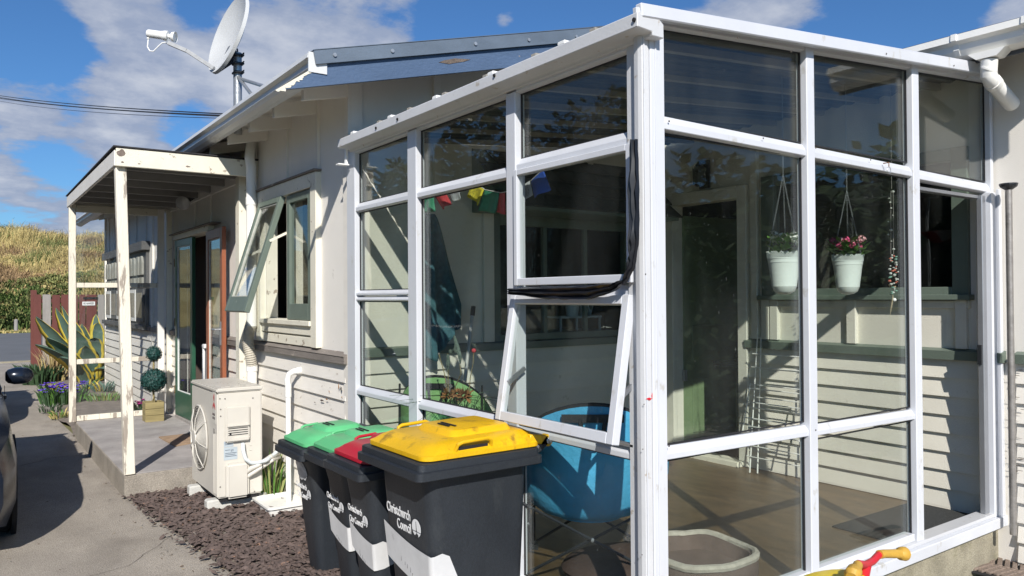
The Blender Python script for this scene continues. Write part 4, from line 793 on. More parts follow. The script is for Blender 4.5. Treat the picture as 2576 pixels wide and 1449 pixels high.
# service side facing the camera (-Y)
def hb(n, a, b, mt=casing, bv=.012, sg=2): g = G(); g.box(a, b); return g.make(n, mt, h, bevel=bv, segs=sg)
yf = hy0
def hs(px, py): return hy(px, py, yf)
A = hs(565, 1023); B = hs(624, 1023); C_ = hs(565, 1115)
hb('service_cover', (A.x, yf-.03, C_.z+.002), (B.x+.01, yf+.005, A.z))
for py in (1066,): hb('cover_lip', (A.x+.01, yf-.045, hs(590, 1068).z-.012), (B.x, yf-.028, hs(590, 1068).z+.006), bv=.005)
g = G()
for i in range(4): zz = hs(590, 1076+i*5.5).z; g.box((A.x+.02, yf-.0315, zz-.003), (B.x-.01, yf-.029, zz+.003))
g.make('vent_slots', darkv, h)
g = G(); p = hs(577, 1091); g.lathe([(.008, -.0), (.008, -.004)], (p.x, yf-.030, p.z), 10, 'y'); g.make('screw_hole', darkv, h)
hb('cover_step', (A.x+.05, yf-.038, C_.z+.01), (B.x-.0, yf-.02, hs(590, 1098).z), bv=.006)
D = hs(566, 1165); E_ = hs(619, 1250); hb('pipe_cover', (D.x, yf-.05, E_.z+.01), (hs(619, 1200).x+.015, yf+.01, D.z-.005), bv=.02, sg=3)
for (p0, p1) in (((563, 1111), (587, 1123)), ((563, 1127), (597, 1154))):
    a, b = hs(*p0), hs(*p1); hb('rating_label', (a.x, yf-.0025, b.z), (b.x, yf+.001, a.z), M('silver_label', (.46, .52, .56), .4, .1), 0)
a = hs(563, 1127); tl = M('label_print', (.10, .12, .16), .5)
text('label_text', '69', .028, tl, h, (hs(580, 1134).x, yf-.004, hs(580, 1136).z), (1, 0, 0), (0, 0, 1), .8, .0004)
for k in range(5):
    q = hs(565, 1115+k*0); g = G()
for (x0_, x1_, py) in ((565, 585, 1115), (565, 585, 1119), (566, 578, 1133), (566, 595, 1141), (566, 592, 1145), (566, 595, 1149)):
    a, b = hs(x0_, py), hs(x1_, py); g = G(); g.box((a.x, yf-.0036, a.z-.0022), (b.x, yf-.0026, a.z+.0022)); g.make('label_line', tl, h)
for py in (1121.5, 1134.5): a = hs(608, py-.5); b = hs(634, py-.5); hb('raised_rib', (a.x+.06, yf-.005, a.z-.006), (b.x, yf+.001, a.z), bv=.003, sg=1)
for (px, py) in ((553, 1003), (566, 1003), (636, 1001), (555, 1030), (555, 1047), (554, 1225), (640, 1236)):
    p = hs(px, py); g = G(); g.lathe([(.006, 0), (.005, -.004)], (p.x, yf-.001, p.z), 8, 'y'); g.make('screw', M('dull_screw', (.18, .16, .14), .5), h)
# electrical conduit and lagged pipes: separate run between unit and wall
hs_ = empty('insulated_pipes', (2.05, 6.2, .3), 'white ribbed conduit and lagged pipes looping from the heat pump to the wall', 'pipes')
p0 = hy(611, 1115, yf-.02); pts = [p0, hy(612, 1135, yf-.045), hy(618, 1155, yf-.06), hy(632, 1165, yf-.06), hy(650, 1164, yf-.06), hx(670, 1158, 1.98), hx(690, 1143, 2.08), hx(704, 1127, 2.14)]
pr_ = []; rsz = []
for i in range(len(pts)-1):
    for t in range(9): pr_.append(pts[i].lerp(pts[i+1], t/9)); rsz.append(.0145 if (i*9+t) % 2 else .0165)
# smooth the run
for _ in range(3): pr_ = [pr_[0]]+[(pr_[i-1]+pr_[i]*2+pr_[i+1])/4 for i in range(1, len(pr_)-1)]+[pr_[-1]]
g = G(); g.tube(pr_, rsz, 10); g.make('conduit', M('grey_white_conduit', (.62, .66, .67), .4), hs_, smooth=True)
g = G(); g.tube([hy(620, 1187, yf-.02), hy(634, 1177, yf-.05), hy(655, 1168, yf-.06), hx(680, 1150, 2.03), hx(700, 1140, 2.16)], .021, 10); g.make('lagged_pipe', casing, hs_, smooth=True)
g = G(); g.tube([hy(621, 1200, yf-.02), hy(640, 1187, yf-.05), hy(660, 1174, yf-.06), hx(684, 1158, 2.04), hx(702, 1150, 2.16)], .016, 10); g.make('lagged_pipe', casing, hs_, smooth=True)
q = hy(658, 1166, yf-.06); g = G(); g.tube([q+Vector((0, .028*math.cos(k*.524), .028*math.sin(k*.524)-.012)) for k in range(13)], .004, 5); g.make('cable_tie', blacksteel, hs_)
# waste pipe + gully
wp_ = empty('waste_pipe', (2.13, 6.1, .03), 'upright white plastic waste pipe with an elbow standing in a gully dish', 'pipe')
yw = 6.10
g = G(); g.tube([(2.13, yw, .02), (2.13, yw, .93)], .021, 12); g.make('pipe', pvc, wp_, smooth=True)
g = G(); g.tube([(2.13, yw, .90), (2.13, yw+.0, 1.0)], .026, 12); g.tube([(2.13, yw, .98), (2.128, yw+.01, 1.04), (2.14, yw-.005, 1.085), (2.17, yw-.02, 1.105), (2.24, yw-.05, 1.11)], .025, 12); g.tube([(2.19, yw-.03, 1.108), (2.225, yw-.043, 1.11)], .030, 12); g.make('elbow', pvc, wp_, smooth=True)
gd = empty('gully_dish', (2.06, 6.15, .0), 'square off white gully dish on the bark under the waste pipe', 'gully')
g = G(); r0 = rrect(1.93, 2.215, 5.93, 6.33, .0, .03); r1 = rrect(1.92, 2.22, 5.92, 6.34, .06, .03); r1b = rrect(1.905, 2.225, 5.905, 6.355, .065, .04); r1c = rrect(1.905, 2.225, 5.905, 6.355, .08, .04); r2 = rrect(1.93, 2.20, 5.93, 6.33, .082, .03); r3 = rrect(1.95, 2.18, 5.95, 6.31, .055, .03)
g.loops([r0, r1, r1b, r1c, r2, r3]); g.make('dish', pvc, gd, smooth=True)
# ================================================================== WHEELIE BINS
EMB = []
def make_bin(x0, x1, y0, y1, zr, lidm, seedn, big):
    """front faces -X; rim top at zr"""
    b = empty('wheelie_bin', (x0+.05, (y0+y1)/2, .01))
    LV_ = ((.03, 1.0), (.05, .97), (.35, .62), (.65, .33), (zr-.10, .10), (zr-.05, .06))
    def tof(z):
        for (za, ta), (zb, tb) in zip(LV_, LV_[1:]):
            if z <= zb: return ta+(tb-ta)*max(0, (z-za)/(zb-za))
        return .06
    cx = (x0+x1)/2; cy = (y0+y1)/2; wy = y1-y0; wx = x1-x0
    lv = []
    for (z, t) in ((.03, 1.0), (.05, .97), (.35, .62), (.65, .33), (zr-.10, .10), (zr-.05, .06)):
        it = .058+.075*t; lv.append(rrect(x0+it*1.25, x1-.02-it*.25, y0+it, y1-it, z, .045+.02*(1-t)))
    g = G(); g.loops(lv); g.make('body', blackp, b, smooth=True)
    g = G(); g.loops([rrect(x0, x1-.01, y0, y1, zr-.07, .03), rrect(x0-.004, x1-.006, y0-.004, y1+.004, zr-.066, .03), rrect(x0-.004, x1-.006, y0-.004, y1+.004, zr-.034, .03), rrect(x0+.010, x1-.014, y0+.010, y1-.010, zr-.03, .03), rrect(x0+.012, x1-.016, y0+.012, y1-.012, zr-.003, .028), rrect(x0+.018, x1-.02, y0+.018, y1-.018, zr, .025)]); g.make('rim', blackp, b, smooth=True)
    g = G(); g.prism([(x1-.10, y0+.03, zr-.05), (x1+.0, y0+.03, zr-.03), (x1+.075, y0+.03, zr+.02), (x1+.08, y0+.03, zr+.05), (x1+.02, y0+.03, zr+.04), (x1-.03, y0+.03, zr-.01)], (0, wy-.06, 0)); g.make('hinge_housing', blackp, b, bevel=.008)
    # lid
    ls = .045; lx0 = x0+.045; lx1 = x1-.0; ly0 = y0+.03; ly1 = y1-.03
    f = lambda x, y: .012*(x-lx0)/(lx1-lx0)
    arc = lambda x, y: f(x, y)+.012*(1-((y-cy)/(wy/2))**2)
    g = G(); h0 = .056 if big else .055
    g.loops([rrect(lx0, lx1, ly0, ly1, zr+.001, .045, 7), rrect(lx0-.006, lx1+.004, ly0-.006, ly1+.006, zr+.006, .05, 7), rrect(lx0-.006, lx1+.004, ly0-.006, ly1+.006, zr+.024, .05, 7), rrect(lx0, lx1, ly0, ly1, zr+.027, .05, 7), rrect(lx0+.006, lx1-.003, ly0+.006, ly1-.006, zr+h0-.026, .055, 7, f), rrect(lx0+.03, lx1-.015, ly0+.03, ly1-.03, zr+h0-.006, .06, 7, f), rrect(lx0+.07, lx1-.04, ly0+.06, ly1-.06, zr+h0+.002, .05, 7, arc)])
    g.make('lid', lidm, b, smooth=True)
    ia, ib = .38 if big else .30, .13
    g = G(); px0, px1, py0, py1 = lx0+wx*.30, lx1-wx*.12, y0+wy*.22, y1-wy*.20
    g.loops([rrect(px0, px1, py0, py1, zr+h0-.006, .03, 5, arc), rrect(px0+.02, px1-.01, py0+.025, py1-.025, zr+h0+.022, .03, 5, arc), rrect(px0+.03, px1-.02, py0+.035, py1-.035, zr+h0+.025, .03, 5, arc)]); g.make('lid_panel', lidm, b, smooth=True)
    # grab loops on both long sides near the front
    for s, ye in ((-1, ly0), (1, ly1)):
        xa_, xb_ = lx0+wx*.23, lx0+wx*.52; zt = zr+h0+.012; yo = ye-s*.0
        g = G(); g.tube([(xa_, yo-s*.012, zr+h0-.035), (xa_+.01, yo+s*.004, zt-.008), (xa_+.03, yo+s*.006, zt), (xb_-.03, yo+s*.006, zt+.006), (xb_-.01, yo+s*.004, zt-.004), (xb_, yo-s*.012, zr+h0-.03)], .0085, 8); g.make('lid_handle', lidm, b, smooth=True)
        g = G(); g.box((xa_+.02, yo-s*.0055, zr+h0-.032), (xb_-.02, yo-s*.0075-s*.001, zr+h0-.008)); g.make('handle_recess', darkv, b)
        # hinge ears
        g = G(); ye2 = y0+.05 if s < 0 else y1-.05; g.loops([[Vector((x1+.045+.028*math.cos(k*.3927), ye2+q_, zr+.022+.028*math.sin(k*.3927))) for k in range(16)] for q_ in (-.02, .02)]); g.prism([(x1-.06, ye2-.02, zr+.03), (x1+.02, ye2-.02, zr-.0), (x1+.05, ye2-.02, zr+.045), (x1-.06, ye2-.02, zr+h0+.004)], (0, .04, 0)); g.make('hinge_ear', lidm, b, bevel=.004, smooth=True)
        g = G(); g.lathe([(.016, -.024 if s < 0 else .024), (.012, -.028 if s < 0 else .028)], (x1+.047, ye2, zr+.022), 12, 'y'); g.make('hinge_pin', galv, b)
    g = G(); g.tube([(x1+.047, y0+.07, zr+.022), (x1+.047, y1-.07, zr+.022)], .014, 10); g.box((x1-.02, cy-.02, zr-.03), (x1+.05, cy+.02, zr+.01)); g.make('rear_handle', blackp, b, smooth=True)
    for s in (-1, 1): g = G(); g.lathe([(.02, -.025), (.09, -.025), (.10, -.015), (.10, .015), (.09, .025), (.02, .025)], (x1-.06, cy+s*(wy/2-.06), .10), 20, 'y'); g.make('wheel', rubber, b, smooth=True)
    # council print and reflective band on the front face
    def front(u, z):      # u 0..1 left to right as seen from outside (far to near)
        it = .058+.075*tof(z); ya, yb = y1-it, y0+it
        return Vector((x0+it*1.25-.0028, ya+(yb-ya)*u, z))
    S = wy
    zc = zr-(.335 if big else .33)
    for (s_, zz) in ((('Christchurch', zc+.040)), (('Council' if big else 'City Council'), zc-.018)):
        e = front(.62, zz); e2 = front(.62, zz+.03); text('council_lettering', s_, .060*S/.55, whiteprint, b, e+Vector((-.001, 0, 0)), (0, -1, 0), (e2-e), .66, .0006, 'RIGHT', .0006)
    c = front(.735, zc+.022); upv = (front(.7, zc+.05)-front(.7, zc)).normalized(); rt = Vector((0, -1, 0)); rad = .036*S/.55
    for lab, poly, mt, off in (('emblem_disc', [(math.cos(k*.2618), math.sin(k*.2618)) for k in range(24)], whiteprint, .001), ('emblem_spire', [(-.22, -.42), (-.07, -.25), (-.03, .75), (.03, .75), (.07, -.25), (.22, -.42)], blackp, .002), ('emblem_line', [(-1, -.36), (1, -.36), (1, -.42), (-1, -.42)], blackp, .002), ('emblem_wave', [(-.55, -1.02), (.18, -1.02), (.45, -.78), (.05, -.52), (-.12, -.42), (.02, -.62), (-.30, -.78)], blackp, .0022)):
        g = G(); g.prism([c+(rt*p+upv*q)*rad+Vector((-off, 0, 0)) for p, q in poly], (-.0006, 0, 0)); g.make(lab, mt, b)
    # reflective band: swoops down to the right and turns the corner
    if seedn != 3:
        g = G(); n = 14; ztop_ = zc-.078; hh = .165 if big else .135
        rows_ = []
        for i in range(n+1):
            u = i/n; z = ztop_+.065*(1-u)**2.0+.0; rows_.append((u, z, z-hh-.0*u))
        vs = []; fs = []
        for i, (u, z, zb) in enumerate(rows_): vs += [front(u*1.0, z)+Vector((-.001-.012*0, 0, 0)), front(u, zb)+Vector((-.001, 0, 0))]
        for i in range(n): fs.append((2*i, 2*i+1, 2*i+3, 2*i+2))
        # side turn
        ze, zeb = rows_[-1][1], rows_[-1][2]
        def sideP(dx, z): 
            it = .058+.075*tof(z); return Vector((x0+it*1.25+dx, y0+it-.0035, z))
        base = len(vs)
        for dx, za_, zb_ in ((.012, ze+.001, zeb), (.05, ze+.008, zeb+.002), (.085, ze-.01, zeb+.012), (.13, zeb+.03, zeb+.024)): vs += [sideP(dx, za_), sideP(dx, zb_)]
        fs.append((base-2, base-1, base+1, base))
        for i in range(3): fs.append((base+2*i, base+2*i+1, base+2*i+3, base+2*i+2))
        g.add(vs, fs); g.make('reflective_band', sticker, b, smooth='all')
        rr = random.Random(seedn); g = G()
        for i in range(5):
            u = .35+.06*i+rr.uniform(-.02, .02); zz = ztop_-.09-.01*i; a_ = front(u, zz)+Vector((-.003, 0, 0)); g.box(a_, a_+Vector((.001, .002, rr.uniform(.01, .03))))
        g.make('felt_pen_marks', M('marker_ink', (.10, .10, .11), .6), b)
    else:
        g = G(); P_ = []; rr = random.Random(8)
        for k in range(22):
            a_ = 6.283*k/22; P_.append(front(.42+.30*math.cos(a_)*rr.uniform(.85, 1.1), zr-.17+.07*math.sin(a_)*rr.uniform(.75, 1.1))+Vector((-.001, 0, 0)))
        g.prism(P_, (-.0006, 0, 0)); g.make('painted_patch', M('brushed_white_paint', (.45, .46, .47), .35, .35, 9, .2, dirt=(.04, .045, .05), dirt_amt=.35, dirt_scale=12, dirt_hard=.03, stretch=(1, 1, 4)), b)
    # small black print on the lid panel
    for k, ln in ((0, .10), (1, .13)):
        xx = px0+.05+.025*k; g = G(); g.box((xx, cy-ln*.5, zr+h0+.030+arc(xx, cy)-.004), (xx+.010, cy+ln*.5, zr+h0+.0335+arc(xx, cy)-.004)); g.make('lid_print', darkv, b)
    return b
yel = M('yellow_lid_plastic', (.70, .41, .006), .40, .10, 4, .15, 90, dirt=(.30, .16, .015), dirt_amt=.50, dirt_scale=10, dirt_hard=.12, stretch=(1, 1, .5), speck=.06); red = M('crimson_lid_plastic', (.42, .012, .03), .38, .06, 4); grn = M('light_green_lid_plastic', (.11, .47, .20), .42, .08, 4, .08, 60, dirt=(.30, .42, .28), dirt_amt=.3, dirt_scale=5)
bins = [(make_bin(1.50, 2.15, 2.765, 3.365, 1.012, yel, 1, True), 'largest wheelie bin, charcoal with a grimy yellow lid, nearest the sunroom post'),
        (make_bin(1.53, 2.06, 3.41, 3.865, .885, red, 2, False), 'charcoal wheelie bin with a red lid, tucked behind the yellow lidded one'),
        (make_bin(1.60, 2.10, 3.88, 4.335, .84, grn, 4, False), 'small charcoal bin with a green lid, wedged against the red lidded bin'),
        (make_bin(1.595, 2.09, 4.365, 4.825, .81, grn, 3, False), 'small green lidded charcoal bin with a smeared white paint patch, last in the row')]
for b, l_ in bins: tag(b, l_, 'wheelie bin', 'council wheelie bins in a row')
# ================================================================== PORCH PLANTS AND GARDEN
tp = empty('topiary', (1.88, 10.35, .2), 'artificial topiary of two dark green clipped balls on one stem by the porch screen', 'topiary')
def ballpt(px, py, y): return hy(px, py, y)
ty = 10.30; b1_ = hy(387, 957, ty); b2_ = hy(387, 890, ty)
def leafball(c, r, n, seed, mt, name, par):
    rr = random.Random(seed); g = G(); g.sph(c, r*.86, 14, 10)
    for i in range(n):
        v = Vector((rr.gauss(0, 1), rr.gauss(0, 1), rr.gauss(0, 1))).normalized(); p = c+v*r*rr.uniform(.86, 1.03); u = v.orthogonal().normalized(); w_ = v.cross(u); a = rr.random()*6.28; t = (u*math.cos(a)+w_*math.sin(a)); q = t.cross(v); s = r*.10*rr.uniform(.7, 1.3)
        g.add([p-t*s, p+q*s*.6+v*s*.3, p+t*s+v*s*.7, p-q*s*.6+v*s*.3], [(0, 1, 2, 3)])
    return g.make(name, mt, par)
r1_ = 29/(1935/((b1_-EYE).dot(CF))); leafball(b1_, r1_, 1500, 1, topm, 'foliage_ball', tp); leafball(b2_, r1_*.66, 900, 2, topm, 'foliage_ball', tp)
bx = b1_.x; g = G(); g.tube([(bx, ty, .30), (bx+.012, ty, .36), (bx-.008, ty, b1_.z-r1_+.02), (bx, ty, b2_.z-r1_*.5)], .012, 8); g.tube([(bx+.03, ty, .33), (bx-.03, ty-.02, .42), (bx+.0, ty-.02, .50)], .006, 6); g.make('stem', planterw, tp)
pt = empty('planter_box', (bx, ty, .2), 'square timber planter box of stacked boards under the topiary', 'planter')
pw0, pw1 = hy(366, 1012, ty-.14).x, hy(413, 1012, ty-.14).x; zt = hy(390, 1012, ty-.14).z; hh_ = (zt-.2)/3
for k in range(3):
    za, zb = .2+k*hh_+.002, .2+(k+1)*hh_-.002; D_ = pw1-pw0
    for (a, b) in (((pw0, ty-.14, za), (pw1, ty-.12, zb)), ((pw0, ty-.14+D_-.02, za), (pw1, ty-.14+D_, zb)), ((pw0, ty-.119, za), (pw0+.02, ty-.14+D_-.021, zb)), ((pw1-.02, ty-.119, za), (pw1, ty-.14+D_-.021, zb))):
        g = G(); g.box(a, b); g.make('board', planterw, pt, bevel=.003)
g = G(); g.box((pw0+.021, ty-.118, .2), (pw1-.021, ty-.14+pw1-pw0-.022, zt-.03)); g.make('soil', soil, pt)
# board laid on the slab and white pole in the doorway
q = [hz(*p, .203) for p in ((399, 1100), (470, 1092), (520, 1094), (440, 1123))]
g = G(); g.prism([hz(399, 1101, .203), hz(440, 1124, .203), hz(540, 1105, .203), hz(500, 1090, .203)], (0, 0, .012)); g.make('door_mat', M('sandy_flat_mat', (.36, .25, .16), .9, .2, 12, .4, 90), label='sandy brown flat mat lying on the porch slab beside the heat pump', cat='mat', keep=False)
wm = empty('folded_airer', (2.3, 9.0, .24), 'white folded clothes airer leaning inside the open french doors', 'clothes airer')
a = hx(511, 1010, 2.27); b_ = hx(513, 872, 2.27)
g = G(); g.tube([(a.x, a.y, .24), b_], .018, 10); g.make('pole', white, wm, smooth=True); g = G(); g.tube([(a.x+.03, a.y-.05, .24), (b_.x+.03, b_.y-.05, b_.z)], .02, 10); g.make('pole', M('grey_plastic', (.35, .38, .42), .5), wm, smooth=True)
g = G(); g.box(b_+Vector((-.02, -.09, -.02)), b_+Vector((.05, .03, .03))); g.make('end_cap', white, wm, bevel=.01)
# agave
ac = hz(232, 962, .02); ag = empty('variegated_agave', ac, 'large agave with grey green leaves edged in yellow in front of the red fence', 'agave')
def agleaf(base, tipp, width, sag, seed, curl=0):
    rr = random.Random(seed); base, tipp = Vector(base), Vector(tipp); n = 14; side = (tipp-base).cross(Vector((0, 0, 1)))
    face = (EYE-base); face.z = 0; side = side.normalized() if side.length > .05 else face.cross(Vector((0, 0, 1))).normalized()
    side = (side*.35+CR*.65*(1 if side.dot(CR) > 0 else -1)).normalized()
    g = G(); ring = []
    for i in range(n+1):
        t = i/n; p = base.lerp(tipp, t)+Vector((0, 0, sag*4*t*(1-t)))+Vector((curl*math.sin(t*5), 0, 0))*t
        w_ = width*1.95*(.45+1.5*t)*(1-t)**.75*1.15 if t > .0 else width*.7
        w_ = max(w_, .003)*(1+.06*math.sin(i*2+seed)); nrm = side.cross((tipp-base).normalized()).normalized()
        if nrm.dot(EYE-p) < 0: nrm = -nrm
        ring.append([p+side*w_*c-nrm*d*w_ for c, d in ((-1, -.12), (-.66, 0), (0, .22), (.66, 0), (1, -.12))]+[p-nrm*.25*w_-nrm*.02])
    vs = [v for r in ring for v in r]; fs = []; mi = []
    for i in range(n):
        for k in range(6):
            a_, b__ = i*6+k, i*6+(k+1) % 6; fs.append((a_, b__, b__+6, a_+6)); mi.append(1 if k in (0, 3) else 0)
    g.add(vs, fs); g.mi = mi; g.make('leaf', [agg, agy], ag, smooth='all')
def zz(px, py, dy=0): return hy(px, py, ac.y+dy)
for i, (tx, ty_, bx_, by_, w_, sg, dy) in enumerate(((90, 797, 215, 950, .16, .06, -.2), (140, 775, 225, 950, .13, .03, .1), (155, 770, 228, 945, .10, .03, .25), (88, 868, 215, 958, .11, .12, -.35), (118, 850, 222, 958, .17, .10, -.5), (180, 800, 228, 955, .15, .05, -.1), (247, 790, 238, 950, .10, .05, .1), (205, 815, 233, 950, .14, .06, 0), (252, 812, 236, 955, .09, .22, -.2), (238, 850, 234, 958, .13, .18, -.4), (262, 905, 240, 960, .11, .20, -.3), (300, 900, 245, 958, .10, .22, .2), (190, 830, 226, 960, .17, .08, -.55), (150, 900, 218, 966, .12, .12, -.7), (215, 870, 232, 962, .15, .05, -.6), (272, 930, 242, 964, .09, .14, -.6))):
    agleaf(zz(bx_, by_, dy*.25), zz(tx, ty_, dy), w_, sg, i, .04 if i in (8, 6) else 0)
# small plants
def tuft(name, c, n, h_, sp, mts, seed, wid, label, cat, fl=.5, blossoms=None, nb=0, bs=.03):
    c = Vector(c); t = empty(name, c, label, cat); rr = random.Random(seed); g = G()
    for i in range(n):
        a = rr.random()*6.28; r = sp*rr.random()**.5; b = c+Vector((r*math.cos(a), r*math.sin(a), 0)); hh = h_*rr.uniform(.5, 1.1); o = Vector((math.cos(a), math.sin(a), 0))*hh*fl*rr.uniform(.3, 1.2); pa = rr.random()*3.14; w_ = Vector((math.cos(pa), math.sin(pa), 0))*wid*rr.uniform(.6, 1.3)
        g.cur = rr.randrange(len(mts)); g.add([b-w_*.6, b+w_*.6, b+o*.5+w_+Vector((0, 0, hh*.65)), b+o*.5-w_+Vector((0, 0, hh*.65)), b+o*1.15+Vector((0, 0, hh*.92))], [(0, 1, 2, 3), (3, 2, 4)])
    g.make('leaves', mts, t)
    if blossoms:
        for k in range(nb):
            a = rr.random()*6.28; r = sp*1.1*rr.random()**.5; p = c+Vector((r*math.cos(a), r*math.sin(a), h_*rr.uniform(.65, 1.15))); g = G()
            for j in range(5):
                b = j*1.257+rr.random(); u = Vector((math.cos(b), math.sin(b), .5))*bs; v = Vector((-math.sin(b), math.cos(b), .1))*bs*.6; g.add([p, p+u*.6+v, p+u*1.1, p+u*.6-v], [(0, 1, 2, 3)])
            g.make('blossom', blossoms, t)
    return t
tuft('violet_flower_bush', hz(160, 1014, .03), 420, .27, .32, [leafd, leafd, leafm], 2, .02, 'bushy plant covered in violet blossoms beside the porch screen', 'flower bush', .35, purplef, 40, .045)
tuft('agave_pup', hz(128, 990, .03), 34, .22, .13, [leafm, agy, leafd], 3, .02, 'young striped leafy plant at the driveway edge left of the violet flowers', 'plant', .8)
tuft('agave_pup', hz(262, 985, .05), 30, .22, .16, [agg, agg, agy], 4, .02, 'small pale striped agave offset beside the house wall', 'plant', .9)
tuft('agave_pup', hz(215, 980, .05), 26, .22, .15, [agg, agg, leafm, agy], 14, .02, 'small striped offset sprawling at the foot of the big agave', 'plant', .9)
tuft('dry_seed_heads', hz(140, 960, .02), 150, .75, .22, [gstraw, gbrown], 5, .010, 'clump of dry brown seed stalks at the left foot of the agave', 'dry plant', .3)
tuft('shade_shrub', hz(102, 965, .0), 240, .42, .32, [leafd], 15, .03, 'dark low shrub in the shade at the end of the fence', 'shrub', .5)
tuft('weed_clump', hz(262, 1008, .05), 90, .16, .25, [leafm, golive], 6, .01, 'low green weeds in the middle of the garden bed', 'weeds', .8)
tuft('weed_clump', hz(150, 1052, .02), 60, .14, .12, [leafm, gstraw], 7, .01, 'small yellowish weeds at the driveway edge by the porch post', 'weeds', .8)
tuft('magenta_flowers', hz(358, 1030, .05), 50, .12, .12, [leafd], 8, .012, 'low magenta flowers by the wall behind the porch screen', 'flowers', .6, M('magenta_petal', (.5, .02, .25), .7, .2), 12, .03)
tuft('lavender_clump', hz(126, 1036, .02), 110, .13, .14, [leafd, greywood], 9, .007, 'grey leafed low clump at the driveway corner of the bed', 'plant', .5)
tuft('tall_weed', (2.1, 6.42, .02), 75, .42, .09, [leafm, golive], 10, .008, 'bright green grassy weed growing between the heat pump and the waste pipe', 'weed', .35)
tuft('tall_weed', (2.06, 6.72, .02), 40, .26, .07, [leafm, golive], 12, .008, 'green weed in shadow behind the heat pump', 'weed', .35)
tuft('sprout', hz(2416, 1364, .02)+Vector((.1, 0, 0)), 14, .05, .03, [leafm], 11, .008, 'tiny green sprout at the corner of the sunroom base', 'weed', .6)
# picket fence
fy = 21.6; fn = empty('picket_fence', (2.2, fy, 0), 'weathered picket fence of oxide red and bare grey boards behind the agave', 'fence')
rr = random.Random(3)
for (pa, pb_, mt, top_) in ((84, 104, redfence, 741), (107, 128, greywood, 741), (131, 151, redfence, 742), (154, 176, redfence, 741), (178, 196, redfence, 742), (199, 215, redfence, 741), (217, 243, redfence, 741), (246, 262, greywood, 741), (264, 276, redfence, 742)):
    a = hy(pa, top_, fy); b = hy(pb_, top_, fy); g = G(); g.box((a.x, fy-.02, .0), (b.x, fy, a.z)); g.make('picket', mt, fn, bevel=.004)
for z_ in (.35, 1.0, 1.62): g = G(); g.box((hy(84, 800, fy).x, fy+.003, z_), (hy(276, 800, fy).x+.2, fy+.05, z_+.09)); g.make('fence_rail', redfence, fn)
a = hy(84, 735, fy); g = G(); g.box((a.x-.05, fy+.05, 0), (a.x+.07, fy+.17, a.z+.05)); g.make('fence_post', redfence, fn)
sg_ = empty('no_hawkers_sign', hy(223, 763, fy-.03), 'small white NO HAWKERS sign fixed to the red picket fence', 'sign')
a, b = hy(207, 759, fy-.03), hy(239, 768, fy-.03); g = G(); g.box((a.x, fy-.034, b.z), (b.x, fy-.024, a.z)); g.make('plate', white, sg_)
text('lettering', 'NO HAWKERS', .075, darkv, sg_, (a.x+.02, fy-.036, b.z+.022), (1, 0, 0), (0, 0, 1), (b.x-a.x-.04)/(.075*6.6), .001, 'LEFT', .001)
c_ = hy(228, 750, fy-.03); lt = G(); lt.box(c_+Vector((-.16, -.005, -.025)), c_+Vector((.16, .005, .025))); lt.make('letter_slot', darkv, fn)
# bollard over the road
p = hz(37, 836, 0); bo = G(); bo.lathe([(.09, 0), (.09, .62), (.07, .66), (.01, .67)], (2.25, 48.0, 0), 10); bo.make('bollard', greywood, label='short round timber bollard on the far side of the road', cat='bollard')
